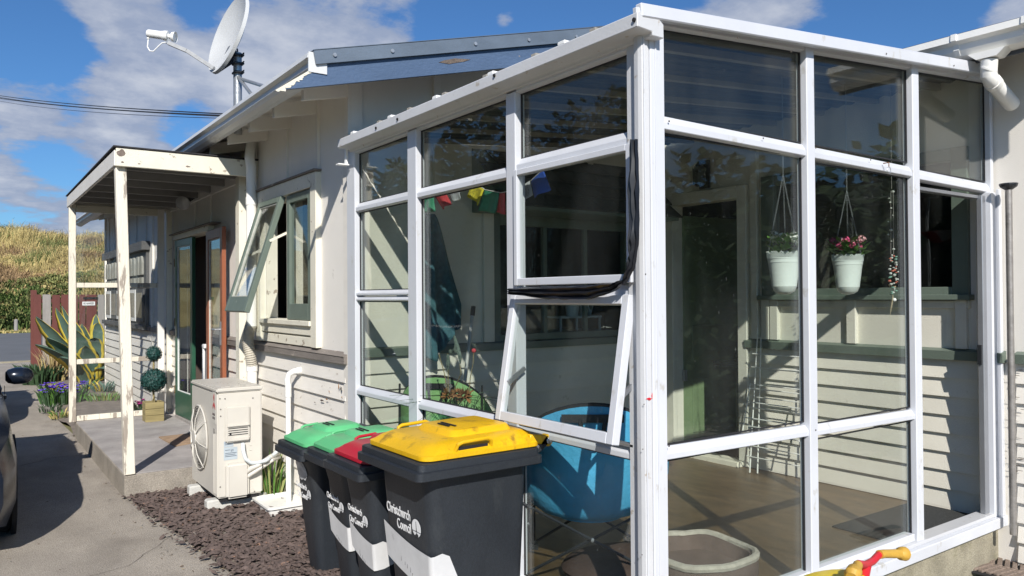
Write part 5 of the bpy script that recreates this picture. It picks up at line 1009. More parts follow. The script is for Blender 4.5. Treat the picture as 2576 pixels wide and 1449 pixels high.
# ================================================================== CARS ON THE DRIVEWAY
def make_car(name_label):
    """hatchback, nose towards -Y, right flank (in +X) at x=0, front axle at y=0"""
    c = empty('parked_car', (0, 0, 0), name_label, 'car')
    W = 1.74; st = [(-.84, .30, .55, .66), (-.80, .22, .72, .79), (-.60, .18, .82, .865), (-.35, .17, .87, .885), (0, .17, .92, .885), (.55, .20, .97, .88), (1.6, .20, 1.0, .87), (2.7, .20, .99, .87), (3.2, .24, .93, .84), (3.38, .38, .82, .76)]
    rings = []
    for (y, zb, zt_, hw) in st:
        prof = [(-.94, zb), (-1.0, zb+.15), (-1.0, zb+(zt_-zb)*.62), (-.955, zt_-.05), (-.86, zt_), (-.4, zt_+.025), (.4, zt_+.025), (.86, zt_), (.955, zt_-.05), (1.0, zb+(zt_-zb)*.62), (1.0, zb+.15), (.94, zb)]
        rings.append([Vector((-W/2+hw*a, y, z)) for a, z in prof])
    g = G(); g.loops(rings); g.make('body', cpaint, c, smooth=True)
    gr = []
    for (y, z, hw) in ((.50, .97, .80), (1.15, 1.36, .68), (1.9, 1.45, .65), (2.6, 1.40, .63), (3.15, .98, .74)):
        gr.append([Vector((-W/2-.80, y, .95)), Vector((-W/2-hw, y, z-.04)), Vector((-W/2-hw*.8, y, z)), Vector((-W/2+hw*.8, y, z)), Vector((-W/2+hw, y, z-.04)), Vector((-W/2+.80, y, .95))])
    g = G(); g.loops(gr); g.make('cabin', cglass, c, smooth=True)
    g = G(); g.loops([[v+Vector((0, 0, .012)) for v in r[1:5]]+[v-Vector((0, 0, .02)) for v in r[1:5]][::-1] for r in gr[1:4]]); g.make('roof', cpaint, c, smooth=True)
    for (y0, y1, z0, z1) in ((.52, 1.15, .97, 1.36), (1.9, 1.9, .97, 1.42), (3.12, 2.6, .97, 1.38)):
        for s in (-1, 1): g = G(); g.bar((-W/2+s*.80, y0, z0), (-W/2+s*.66, y1, z1), .05, .06); g.make('pillar', cpaint, c)
    for y in (0, 2.55):
        for s in (-1, 1):
            x = -W/2+s*.765; g = G(); g.lathe([(.20, -.10), (.30, -.10), (.325, -.07), (.325, .07), (.30, .10), (.20, .10)], (x, y, .325), 28, 'x'); w_ = g.make('wheel', rubber, c, smooth=True)
            g = G(); g.lathe([(.195, 0), (.19, s*.09), (.06, s*.075), (.05, s*.10), (.005, s*.10)], (x, y, .325), 20, 'x'); g.make('rim', galv, w_, smooth=True)
            g = G(); g.lathe([(.365, 0), (.365, s*.03)], (x+s*.094, y, .335), 28, 'x'); g.make('wheel_arch', darkv, c)
    for s in (-1, 1):
        x = -W/2+s*.90
        rg1 = [[Vector((x+dx*s, .1+1.25+.085*sy*math.cos(k*.3927)*1.0, 1.02+.075*sy*math.sin(k*.3927))) for k in range(16)] for dx, sy in ((-.02, .5), (0, .8), (.05, 1.0), (.10, 1.0), (.15, .9), (.18, .6), (.19, .3))]
        g = G(); g.loops(rg1); g.make('door_mirror', cpaint, c, smooth=True)
        g = G(); g.prism([(-W/2+s*.50, -.845, .60), (-W/2+s*.66, -.83, .60), (-W/2+s*.64, -.80, .72), (-W/2+s*.50, -.81, .71)], (0, 0, .02)); g.make('headlight', cglass, c)
        g = G(); g.box((-W/2+s*.865, 1.35, .82), (-W/2+s*.89, 1.52, .85)); g.make('door_handle', cpaint, c, bevel=.006)
        g = G(); g.box((-W/2+s*.868, 1.22, .30), (-W/2+s*.872, 1.228, .95)); g.make('door_gap', darkv, c)
    g = G(); g.box((-W/2-.26, -.845, .45), (-W/2+.26, -.825, .56)); g.make('number_plate', white, c)
    return c
car = make_car('dark blue hatchback parked at the left edge, mostly outside the picture'); car.location = (.292, 6.80, 0)
car2 = copy_tree(car); car2.location = (.22, 12.6, 0); tag(car2, 'dark hatchback parked farther along the driveway behind the first car', 'car')
for c_ in (car, car2): c_['group'] = 'cars parked along the driveway'
# ================================================================== INSIDE THE SUNROOM
def at_floor(px, py): return hz(px, py, FZ)
def chair(name, c, rot, fab, label, W_=.84):
    """round folding camp chair; local +Y is where the sitter faces"""
    r = empty(name, (0, 0, 0), label, 'camping chair')
    n = 28; g = G(); rings = []
    # bucket seat: rows from the front lip up to the back rim
    def S(u, v, th=0):
        a = (u-.5)*2*2.55; # round the bucket
        rad = .20+.24*v**.6; x = rad*math.sin(a)*1.0; y = -rad*math.cos(a)*.85
        back = max(0, math.cos(a)); z = .30+.10*v+(.52*v**1.5)*(.18+.82*back**.8)
        nx = Vector((x, y, 0)).normalized() if (x or y) else Vector((0, 0, 1)); return Vector((x, y-.02, z))+nx*th
    gg = G(); N_ = 36; Mv = 12
    vs = [S(i/N_, j/Mv) for i in range(N_+1) for j in range(Mv+1)]; vs2 = [S(i/N_, j/Mv, .03) for i in range(N_+1) for j in range(Mv+1)]
    o_ = len(vs); fs = []
    for i in range(N_):
        for j in range(Mv): a, b, c2, d = i*(Mv+1)+j, (i+1)*(Mv+1)+j, (i+1)*(Mv+1)+j+1, i*(Mv+1)+j+1; fs += [(a, b, c2, d), (o_+a, o_+d, o_+c2, o_+b)]
        a, b = i*(Mv+1)+Mv, (i+1)*(Mv+1)+Mv; fs.append((a, b, o_+b, o_+a)); a, b = i*(Mv+1), (i+1)*(Mv+1); fs.append((a, o_+a, o_+b, b))
    gg.add(vs+vs2, fs); gg.lathe([(.20, .29), (.21, .31), (.01, .315)], (0, -.02, 0), 20); gg.make('seat_fabric', fab, r, smooth=True)
    g = G(); g.tube([S(i/N_, 1, .015)+Vector((0, 0, .004)) for i in range(N_+1)], .014, 6); g.make('rim_tape', blackf, r, smooth=True)
    B = [(-.40, -.30), (.40, -.30), (.34, .30), (-.34, .30)]
    for i, (x, y) in enumerate(B):
        top_ = .86 if y < 0 else .52; g = G(); g.tube([(x, y, .02), (x*.98, y*.96, top_)], .011, 8); g.box((x-.03, y-.02, 0), (x+.03, y+.02, .03)); g.make('leg', blacksteel, r, smooth=True)
        g = G(); g.box((x*.985-.02, y-.018, .40), (x*.985+.02, y+.018, .45)); g.make('leg_joint', blacksteel, r, bevel=.004)
    for i in range(4):
        (xa_, ya_), (xb_, yb_) = B[i], B[(i+1) % 4]
        g = G(); g.tube([(xa_, ya_, .04), (xb_, yb_, .42)], .009, 6); g.tube([(xa_, ya_-.02, .42), (xb_, yb_-.02, .04)], .009, 6); g.make('cross_brace', blacksteel, r, smooth=True)
        m_ = ((xa_+xb_)/2, (ya_+yb_)/2-.02, .23); g = G(); g.sph(m_, .012, 8, 5); g.make('rivet', galv, r)
    b_ = S(.5, .93, .035); g = G()
    g.tube([b_+Vector((-.07, 0, 0)), b_+Vector((-.055, -.012, -.09)), b_+Vector((-.02, -.014, -.135)), b_+Vector((.02, -.014, -.135)), b_+Vector((.055, -.012, -.09)), b_+Vector((.07, 0, 0))], .013, 6)
    g.box(b_+Vector((-.17, -.008, -.02)), b_+Vector((.17, .006, .02))); g.make('carry_strap', blackf, r, smooth=True)
    r.location = c; r.rotation_euler = (0, 0, rot); return r
bc_ = chair('camping_chair', (2.66, 3.05, FZ), R_(-38), chairblue, 'round blue folding camping chair on black legs behind the open sash'); bc_.scale = (.87, .87, .96)
gc = chair('camping_chair', (2.78, 4.66, FZ), R_(-48), chairgreen, 'lime green folding camping chair in the far left corner of the sunroom'); gc.scale = (.74, .74, .95)
# towel
tw = empty('teal_towel', hy(1078, 540, 5.03), 'large teal beach towel hanging from a hook on the gable wall', 'towel')
tv = hy(1078, 538, 5.05); tb_ = hy(1076, 905, 5.0)
def tf(u, v):     # v 0 top .. 1 bottom
    w_ = .035+.17*min(1, v*1.35)**.7; w_ *= (1-.12*max(0, v-.75)*4); low = .16*math.sin(u*9+1)*max(0, v-.6)
    x = tv.x+.01+(u-.42)*2*w_+.03*v; y = 5.04-.05*v-.035*math.cos(u*15+v*2)*min(1, v*3)-.02*math.cos(u*33)*v; z = tv.z-(tv.z-tb_.z)*v*(1-.34*max(0, u-.35)*v)+low*.3
    return Vector((x, y, z))
g = G(); g.grid(tf, 44, 40); t_ = g.make('cloth', towel_m, tw, smooth='all'); sm_ = t_.modifiers.new('thick', 'SOLIDIFY'); sm_.thickness = .007
g = G(); g.tube([tv+Vector((0, .08, .03)), tv+Vector((0, 0, .0)), tv+Vector((0, -.03, .03))], .006, 6); g.make('hook', galv, tw)
# prayer flags
fs_ = empty('prayer_flag_string', (2.5, 3.6, 2.2), 'string of small coloured prayer flags hung behind the side glazing', 'prayer flags')
FXP = 2.315
quads = (('green', (1061, 489), (1089, 486), (1093, 532), (1064, 536), greenflag), ('red', (1089, 486), (1116, 475), (1133, 514), (1111, 527), redflag), ('white', (1120, 472), (1152, 468), (1157, 500), (1135, 514), whiteflag), ('blue', (1163, 458), (1187, 456), (1184, 470), (1167, 470), blueflag),
         ('yellow', (1187, 458), (1218, 475), (1206, 518), (1178, 494), yelflag), ('green', (1219, 477), (1256, 484), (1248, 537), (1207, 530), greenflag), ('red', (1257, 485), (1270, 483), (1270, 540), (1251, 534), redflag), ('white', (1302, 475), (1334, 455), (1336, 490), (1303, 527), whiteflag), ('blue', (1335, 455), (1366, 426), (1383, 478), (1340, 498), blueflag))
tops = []
for i, (nm_, a, b, c2, d, mt) in enumerate(quads):
    pa, pb_, pc, pd = [hx(p[0], p[1], FXP+.012*math.sin(i*2+k)) for k, p in enumerate((a, b, c2, d))]; tops += [pa, pb_]
    def ff(u, v, pa=pa, pb_=pb_, pc=pc, pd=pd, i=i): return pa.lerp(pb_, u).lerp(pd.lerp(pc, u), v)+Vector((.012*math.sin(u*7+i)*v, 0, 0))
    g = G(); g.grid(ff, 8, 8); o_ = g.make('flag', mt, fs_, smooth='all'); o_['label'] = nm_+' prayer flag'; sm_ = o_.modifiers.new('thick', 'SOLIDIFY'); sm_.thickness = .0012
    if nm_ in ('white', 'yellow'):
        rr = random.Random(i); g = G()
        for k in range(9):
            v = .14+.085*k; u0 = .12
            while u0 < .84:
                u1 = u0+rr.uniform(.02, .06); p = [ff(u0, v), ff(u1, v), ff(u1, v+.025), ff(u0, v+.025)]; g.prism([x-Vector((.003, 0, 0)) for x in p], (-.0004, 0, 0)); u0 = u1+rr.uniform(.02, .06)
        g.make('flag_print', printm, fs_)
g = G(); g.tube([hx(1040, 482, FXP)]+tops[:7]+tops[8:]+[hx(1400, 400, FXP)], .0022, 5); g.make('string', white, fs_)
# pole / mop leaning
ml = empty('mop_handle', at_floor(1165, 1100), 'grey mop handle with a black grip leaning on the gable wall boards', 'mop')
a, b = hy(1163, 1010, 4.9), hy(1191, 771, 5.03); g = G(); g.tube([a+(a-b)*.28, b], .014, 10); g.make('handle', M('grey_painted_tube', (.45, .45, .43), .4, .1), ml, smooth=True)
g = G(); g.tube([b+(a-b)*.10, b], .018, 10); g.make('grip', blackf, ml, smooth=True); g = G(); e = a+(a-b)*.28; g.box(e+Vector((-.12, -.05, -.04)), e+Vector((.12, .05, .02))); g.make('mop_head', redflag, ml, bevel=.01)
# dried flowers in a green basket behind the glass
df = empty('dried_flower_basket', (2.46, 3.85, FZ), 'green basket of dried protea flowers and rushes behind the side glazing', 'dried flowers')
def dq(px, py, y=4.0): 
    d_ = ray(px, py); return EYE+d_*(2.42/d_.x)
g = G(); k0 = dq(1135, 1075); kx, ky = 2.46, k0.y
g.lathe([(.08, FZ+.25), (.11, FZ+.32), (.15, k0.z-.02), (.16, k0.z), (.14, k0.z), (.10, FZ+.3)], (kx, ky, 0), 18); g.lathe([(.13, FZ), (.05, FZ+.05), (.05, FZ+.26)], (kx, ky, 0), 14); g.make('basket', M('dark_green_basket', (.02, .12, .05), .5, .2, 20), df, smooth=True)
rr = random.Random(6); g = G()
for i in range(90):
    a = rr.random()*6.28; l_ = rr.uniform(.15, .42); b0 = Vector((kx+rr.uniform(-.08, .08), ky+rr.uniform(-.1, .1), k0.z)); e = b0+Vector((math.cos(a)*l_*.8, math.sin(a)*l_*.8, rr.uniform(-.10, .22))); m_ = (b0+e)/2+Vector((0, 0, .10)); g.tube([b0, m_, e], [.003, .0025, .001], 3)
g.make('rush_stems', leafd, df)
for px, py, r in ((1126, 993, .045), (1150, 990, .035), (1166, 995, .055), (1158, 1003, .03)):
    c = dq(px, py); g = G(); rr = random.Random(px)
    for k in range(70):
        v = Vector((rr.gauss(0, 1), rr.gauss(0, 1), rr.gauss(0, 1)+.4)).normalized(); p = c+v*r*.3; q = c+v*r*rr.uniform(.8, 1.25); w_ = v.orthogonal().normalized()*r*.13; g.add([p-w_, p+w_, q+w_*.5, q-w_*.5], [(0, 1, 2, 3)])
    g.make('dried_flower', M('dried_protea', (.34, .16, .06), .9, .4, 40), df)
for (pts, mt, r) in ((((1128, 985), (1127, 940), (1128, 905), (1126, 890)), None, 0), (((1180, 990), (1183, 950), (1190, 915), (1192, 882)), redflag, .014), (((1125, 985), (1118, 940), (1108, 905), (1104, 890)), greywood, .006), (((1140, 985), (1160, 940), (1153, 890), (1145, 850)), None, 0)):
    P_ = [dq(*p) for p in pts]; g = G(); g.tube(P_, .0028, 5); g.make('stem', planterw, df)
    if mt: g = G(); g.sph(P_[-1], r, 8, 6); g.make('seed_pod', mt, df)
for pts in (((1127, 892), (1128, 915), (1126, 935)), ((1143, 845), (1150, 870), (1157, 895), (1158, 915))):
    P_ = [dq(*p) for p in pts]; g = G(); g.tube(P_, [.008]+[.014]*(len(P_)-2)+[.004], 6); g.make('seed_spike', M('grey_green_spike', (.12, .16, .13), .9, .6, 90, .8, 90), df)
c = dq(1127, 970); g = G()
for k in range(6):
    a = k*1.047; u = Vector((0, math.cos(a), math.sin(a))); q = u.cross(Vector((1, 0, 0))); g.add([c+u*.006, c+u*.03+q*.016, c+u*.055, c+u*.03-q*.016], [(0, 1, 2, 3)])
g.make('shell_flower', M('grey_shell', (.35, .33, .32), .4), df)
# hanging pots
hook_y = 3.1
def hanging_pot(px, topy, boty, chain_top, width_px, dist, bloom, seed, label):
    d = ray(px, topy); c_t = EYE+d*(dist/d.dot(CF)); s = 1935/dist; R_top = width_px/2/s; zt_ = c_t.z; hgt = (boty-topy)/s
    r = empty('hanging_pot', (c_t.x, c_t.y, zt_-hgt), label, 'hanging pot', 'white hanging flower pots')
    g = G(); P_ = [(R_top*.70, hgt*.18), (R_top*.98, hgt*.78)]
    prof = [(.004, 0), (R_top*.35, hgt*.015), (R_top*.60, hgt*.08), (R_top*.69, hgt*.17), (R_top*.72, hgt*.19), (R_top*.715, hgt*.20), (R_top*.90, hgt*.74), (R_top*.925, hgt*.745), (R_top*.92, hgt*.76), (R_top*.95, hgt*.86)]
    n = 48; vs = []; base_z = zt_-hgt
    g.loops([[Vector((c_t.x+a*math.cos(6.2832*k/n), c_t.y+a*math.sin(6.2832*k/n), base_z+b)) for k in range(n)] for a, b in prof], cap1=False)
    # lace collar: pierced band with scalloped top
    g.make('pot', potm, r, smooth=True)
    g = G(); zl = base_z+hgt*.84; rows = 5; nn = 40; hh = hgt*.16
    for ro in range(rows):
        for k in range(nn):
            a = 6.2832*(k+.5*(ro % 2))/nn; rad = R_top*(.945+.012*ro); zc = zl+hh*(ro+.5)/rows
            if ro == rows-1 and k % 4 in (2,): continue
            t = .5*6.2832/nn; th = .0022
            for sgn in (-1, 1):
                p = Vector((c_t.x+rad*math.cos(a-t*sgn), c_t.y+rad*math.sin(a-t*sgn), zc-hh/rows*.55)); q = Vector((c_t.x+rad*1.005*math.cos(a+t*sgn*.1), c_t.y+rad*1.005*math.sin(a+t*sgn*.1), zc+hh/rows*.55)); g.bar(p, q, .0035, .003)
    g.tube([(c_t.x+R_top*.95*math.cos(k*.1309), c_t.y+R_top*.95*math.sin(k*.1309), zl) for k in range(49)], .0022, 4, cap=False)
    g.make('lace_rim', potm, r)
    rr = random.Random(seed); g = G()
    for i in range(110):
        a = rr.random()*6.28; rad = R_top*rr.uniform(0, 1.12); p = Vector((c_t.x+rad*math.cos(a), c_t.y+rad*math.sin(a), zt_+rr.uniform(-.01, .085))); o = Vector((math.cos(a), math.sin(a), rr.uniform(-.2, .9))).normalized(); s_ = rr.uniform(.02, .04); w_ = o.cross(Vector((0, 0, 1))).normalized()*s_*.55
        g.add([p-o*s_*.3, p+o*s_*.6+w_, p+o*s_*1.5+Vector((0, 0, .004)), p+o*s_*.6-w_], [(0, 1, 2, 3)])
    g.make('leaves', leafm, r)
    for i in range(13):
        a = i*.49+rr.random()*.4; rad = R_top*rr.uniform(.35, .98); c = Vector((c_t.x+rad*math.cos(a), c_t.y+rad*math.sin(a), zt_+rr.uniform(.045, .095))); g = G(); q = rr.uniform(.014, .022)
        for k in range(40):
            v = Vector((rr.gauss(0, 1), rr.gauss(0, 1), rr.gauss(0, 1))).normalized(); p = c+v*q*rr.uniform(.7, 1.1); t = v.orthogonal().normalized(); w_ = v.cross(t); z_ = q*.35; g.add([p-t*z_, p-w_*z_+v*z_*.3, p+t*z_, p+w_*z_+v*z_*.3], [(0, 1, 2, 3)])
        g.make('flower', bloom if i % 3 else (pinkpale if bloom is pinkf else bloom), r)
    d2 = ray(*chain_top); ct = EYE+d2*(dist/d2.dot(CF)); ct = Vector((c_t.x, c_t.y, ct.z))
    zz_ = ztop(ct.x)+.0
    g = G()
    for k in range(3):
        a = .5+k*2.094; p = Vector((c_t.x+R_top*.95*math.cos(a), c_t.y+R_top*.95*math.sin(a), zt_)); n_ = 26
        for j in range(n_):
            p0 = p.lerp(ct, j/n_); p1 = p.lerp(ct, (j+1.25)/n_); u = Vector((.0028, 0, 0)) if j % 2 else Vector((0, .0028, 0)); g.tube([p0-u, p1-u], .0009, 4); g.tube([p0+u, p1+u], .0009, 4)
    n_ = max(4, int((zz_-ct.z)/.018))
    for j in range(n_):
        p0 = ct.lerp(Vector((ct.x, ct.y, zz_)), j/n_); p1 = ct.lerp(Vector((ct.x, ct.y, zz_)), (j+1.2)/n_); u = Vector((.0028, 0, 0)) if j % 2 else Vector((0, .0028, 0)); g.tube([p0-u, p1-u], .0009, 4); g.tube([p0+u, p1+u], .0009, 4)
    g.make('chain', galv, r)
    return r
hanging_pot(1972, 633, 741, (1970, 440), 84, 4.3, whitef, 21, 'white lace edged hanging pot with white flowers')
hanging_pot(2132, 641, 741, (2130, 480), 76, 4.6, pinkf, 22, 'white lace edged hanging pot with pink flowers')
# shell mobile
sm = empty('shell_mobile', (0, 0, 0), 'hanging string of small shells and beads ending in a feather', 'shell mobile'); D0 = 4.75
def sq(px, py): d_ = ray(px, py); return EYE+d_*(D0/d_.dot(CF))
sm.location = sq(2246, 780)
g = G(); t0 = sq(2243, 475); g.tube([Vector((t0.x, t0.y, ztop(t0.x))), t0], .0012, 4); g.tube([sq(2241, 480), sq(2241, 640)], .0012, 4); g.tube([sq(2247, 480), sq(2248, 640)], .0012, 4); g.make('string', greywood, sm)
shm2 = [M('pale_shell', (.50, .52, .48), .4, .3, 40), M('jade_shell', (.16, .30, .24), .4, .3, 40), M('coral_bead', (.45, .12, .08), .5), M('tan_shell', (.38, .30, .18), .5, .3, 40)]
rr = random.Random(5)
for i in range(58):
    if i < 10: px, py = rr.choice((2239, 2249)), 480+i*16+rr.uniform(-4, 4)
    else: t = (i-10)/48; px, py = 2246+rr.uniform(-1, 1)*(4+9*math.sin(t*3.14)), 642+t*100
    c = sq(px, py)+Vector((0, rr.uniform(-.012, .012), 0)); g = G(); g.sph(c, rr.uniform(.005, .011), 7, 5, (1, 1, rr.uniform(.5, .9))); g.make('shell', shm2[0 if rr.random() < .5 else rr.choice((1, 1, 2, 3))] if i > 9 or i == 7 else shm2[0], sm)
g = G(); 
for k in range(7): a = sq(2247, 735); b = sq(2238+k*1.2, 800-k*5); g.add([a, a.lerp(b, .5)+Vector((.006, 0, 0)), b, a.lerp(b, .5)-Vector((.004, 0, 0))], [(0, 1, 2, 3)])
g.make('feather', M('straw_feather', (.42, .36, .24), .8), sm)
c = sq(2250, 754); g = G(); g.sph(c, .012, 12, 8); g.make('glass_bead', white, sm, smooth=True)
# clothes airer leaning on the wing wall
ar = empty('clothes_airer', (5.1, 3.7, FZ), 'white wire clothes airer folded flat against the wing wall boards', 'clothes airer')
def aq(px, py, x): return hx(px, py, x)
def wire(pts, r=.0045): g = G(); g.tube(pts, r, 6); g.make('wire', wirew, ar, smooth=True)
fA = aq(1886, 1193, 5.03); tA = aq(1905, 850, 5.17); fA.z = FZ+.01
L1 = [fA, tA]; y1_ = fA.y; y2_ = y1_-.49
fB = Vector((fA.x+.0, y2_, FZ+.01)); tB = Vector((tA.x, tA.y-.49, tA.z))
wire([fA, tA, tA+Vector((.02, -.02, 0)), fA+Vector((.03, -.05, 0))], .006); wire([fB, tB, tB+Vector((.02, -.02, 0)), fB+Vector((.03, -.05, 0))], .006)
fC = aq(1876, 1080, 5.0); 
for t in (.12, .20, .34, .40, .48, .56, .62, .78, .88): wire([fA.lerp(tA, t)+Vector((-.012, .03, 0)), fB.lerp(tB, t)+Vector((-.012, -.03, 0))], .0045)
mA = fA.lerp(tA, .30)+Vector((-.08, .03, 0)); nA = fA.lerp(tA, .66)+Vector((-.03, .02, 0)); wire([mA, nA], .005); mB = mA+Vector((0, -.51, 0)); nB = nA+Vector((0, -.51, 0)); wire([mB, nB], .005)
for t in (.02, .3, .62, .98): wire([mA.lerp(nA, t), mB.lerp(nB, t)], .0045)
# barbecue and box inside the dark doorway
bbq = empty('barbecue', (5.9, 4.2, .28), 'black hooded barbecue standing in the dark room behind the back doorway', 'barbecue')
g = G(); g.prism([(5.55, 4.02, 1.12), (6.0, 4.02, 1.12), (5.95, 4.02, 1.38), (5.78, 4.02, 1.45), (5.62, 4.02, 1.36)], (0, .42, 0)); g.make('hood', M('black_enamel', (.015, .017, .02), .25, .05), bbq, bevel=.03, smooth=True, segs=3); g = G(); g.box((5.52, 3.98, 1.06), (6.05, 4.62, 1.10)); g.make('side_shelf', blacksteel, bbq, bevel=.006)
g = G(); g.box((5.58, 4.04, .36), (6.0, 4.42, 1.05)); g.make('cabinet', M('charcoal_cabinet', (.055, .065, .065), .5), bbq, bevel=.01)
for x in (5.6, 5.98): g = G(); g.tube([(x, 4.06, .28), (x, 4.06, .40)], .02, 8); g.make('leg', blacksteel, bbq)
g = G(); g.sph((5.53, 4.1, 1.0), .035, 10, 6); g.make('knob', white, bbq)
# mats, pet bed, cushion
mq = [at_floor(2093, 1326), at_floor(2300, 1382), at_floor(2462, 1300), at_floor(2290, 1266)]
g = G(); g.prism(mq, (0, 0, .008)); g.make('door_mat', matdark, label='thin dark carpet mat on the sunroom floor inside the open doorway', cat='mat')
om = empty('coir_mat', (4.9, 1.95, .02), 'brown ridged coir doormat with a black rubber edge on the ground outside the doorway', 'doormat')
o0, o1, o2 = hz(2353, 1420, .05), hz(2443, 1368, .05), hz(2620, 1380, .05); ux = (o1-o0).normalized(); wv_ = Vector((1, -.28, 0)).normalized(); 
A_ = Vector((4.80, 2.02, .02)); A_ = hz(2356, 1422, .03); B_ = hz(2440, 1370, .03); u_ = (B_-A_); lenu = .48; u_ = u_.normalized(); v_ = Vector((u_.y, -u_.x, 0)); lenv = .95
g = G(); g.prism([A_, A_+u_*lenu, A_+u_*lenu+v_*lenv, A_+v_*lenv], (0, 0, .012)); g.make('rubber_edge', rubber, om, bevel=.003)
for k in range(22):
    for s in (0, 1):
        a_ = A_+u_*(.03+s*(lenu-.06)*.5)+v_*(.03+k*.04); b_ = a_+u_*(lenu*.5-.04)+v_*(.05 if s == 0 else -.05)
        if (b_-A_).dot(v_) > lenv-.02 or (b_-A_).dot(v_) < .01: continue
        g = G(); g.bar(a_+Vector((0, 0, .016)), b_+Vector((0, 0, .016)), .026, .016); g.make('coir_rib', coirm, om, bevel=.003)
pb_ = empty('pet_bed', (2.9, 2.6, FZ), 'brown suede pet bed with a cream fleece edge on the sunroom floor', 'pet bed')
pc_ = Vector((3.0, 2.62, FZ)); g = G(); rings = []
for (s, z_) in ((.95, 0), (1.0, .03), (1.0, .09), (.96, .13), (.86, .125), (.76, .06), (.2, .035)):
    rings.append([pc_+Vector((.27*s*math.copysign(abs(math.cos(a*.2094))**.8, math.cos(a*.2094)), .27*s*math.copysign(abs(math.sin(a*.2094))**.7, math.sin(a*.2094)), z_+.12*z_*noise.noise(Vector((math.cos(a*.2094)*1.6, math.sin(a*.2094)*1.6, 2))))) for a in range(30)])
g.loops(rings); g.make('bolster', petbed, pb_, smooth=True)
g = G(); g.tube([pc_+Vector((.255*math.copysign(abs(math.cos(a*.2094))**.7, math.cos(a*.2094)), .255*math.copysign(abs(math.sin(a*.2094))**.7, math.sin(a*.2094)), .128+.12*.13*noise.noise(Vector((math.cos(a*.2094)*1.6, math.sin(a*.2094)*1.6, 2))))) for a in range(31)], .02, 8, cap=False); g.make('fleece_edge', fleece, pb_, smooth=True)
cu = empty('floor_cushion', (2.75, 3.0, FZ), 'flat brown cushion on the sunroom floor under the blue chair', 'cushion'); cc = at_floor(1530, 1445)
g = G(); g.sph(cc+Vector((.05, .0, .05)), .30, 20, 10, (1, .8, .2)); g.make('cover', M('dark_brown_cushion', (.075, .045, .035), .95, .2, 8, .5, 40), cu, smooth=True)
bl = at_floor(1690, 1147); g = G(); g.sph(bl+Vector((0, 0, .03)), .03, 12, 8); g.make('toy_ball', M('purple_rubber', (.22, .05, .42), .4), smooth=True, label='small purple toy ball on the floor by the door threshold', cat='ball')
# kitchen things on the bench behind the gable window
bn = empty('kitchen_bench', (4.2, 5.6, .3), 'bench inside behind the gable window', 'bench'); g = G(); g.box((3.3, 5.28, .3), (5.1, 5.85, 1.33)); g.make('bench_front', darkroom, bn); g = G(); g.box((3.28, 5.26, 1.33), (5.12, 5.88, 1.37)); g.make('benchtop', M('grey_benchtop', (.25, .26, .27), .3), bn)
rk = empty('white_shelf_stand', (4.4, 5.5, 1.37), 'small white wire shelf standing on the bench behind the gable window', 'shelf')
def kq(px, py, y=5.5): return hy(px, py, y)
a, b = kq(1412, 798), kq(1510, 802); 
for x, py in ((a.x, 0), ((a.x*.6+b.x*.4), 0), (b.x, 0)): g = G(); g.box((x-.008, 5.50, 1.37), (x+.008, 5.516, a.z)); g.make('leg', white, rk)
g = G(); g.box((a.x-.01, 5.49, a.z-.012), (b.x+.01, 5.72, a.z+.006)); g.make('shelf_top', white, rk)
wpz = kq(1457, 796); g = G(); g.lathe([(.055, 0), (.075, .20), (.07, .20), (.05, .01)], (wpz.x, 5.6, a.z+.006), 20); g.make('utensil_pot', white, smooth=True, label='white pot standing on the small white shelf behind the gable window', cat='pot')
bt = empty('love_letters', (wpz.x+.2, 5.6, a.z+.006), 'white decorative standing letters beside the pot on the shelf', 'letters'); text('letters', 'EV', .18, white, bt, (kq(1475, 796).x, 5.60, a.z+.01), (1, 0, 0), (0, 0, 1), .9, .015)
# toy trike in front
tr = empty('toy_tricycle', (3.1, 1.6, 0), 'red toy tricycle handlebar with chunky yellow grips at the bottom edge', 'toy tricycle')
D3 = 2.75
def tq(px, py, d0=D3): d_ = ray(px, py); return EYE+d_*(d0/d_.dot(CF))
g = G(); g.tube([tq(2262, 1394, 2.98), tq(2230, 1393, 2.93), tq(2210, 1396, 2.9), tq(2195, 1412, 2.85), tq(2178, 1421, 2.8), tq(2160, 1418, 2.72), tq(2152, 1432, 2.66), tq(2147, 1452, 2.62)], .0135, 12); g.make('handlebar', M('red_toy_plastic', (.60, .02, .035), .35, .05), tr, smooth=True)
g = G(); g.tube([tq(2178, 1421, 2.8), tq(2172, 1450, 2.8), tq(2165, 1520, 2.85)], .02, 12); g.make('stem', MATS['red_toy_plastic'], tr, smooth=True)
ym = M('mustard_toy_plastic', (.56, .33, .05), .5, .1, 20, .3, 90)
g = G(); g.tube([tq(2212, 1395, 2.9), tq(2225, 1393, 2.92), tq(2262, 1393, 2.98), tq(2266, 1393, 2.985), tq(2275, 1393, 3.0), tq(2279, 1393, 3.005)], [.0165, .0155, .017, .025, .027, .018], 14); g.make('grip', ym, tr, smooth=True)
g = G(); g.tube([tq(2158, 1421, 2.70), tq(2154, 1432, 2.67), tq(2150, 1436, 2.66), tq(2144, 1446, 2.63), tq(2142, 1452, 2.62)], [.0165, .017, .026, .027, .018], 14); g.make('grip', ym, tr, smooth=True)
yt = M('yellow_toy_plastic', (.75, .55, .01), .35)
s_ = tq(2085, 1500, 2.72); g = G(); g.loops([[s_+Vector((.20*q*math.cos(a*.2618), .10*q*math.sin(a*.2618), h_)) for a in range(24)] for q, h_ in ((.6, -.06), (1, -.02), (1.02, .02), (.9, .05), (.5, .06))]); g.make('seat', yt, tr, smooth=True)
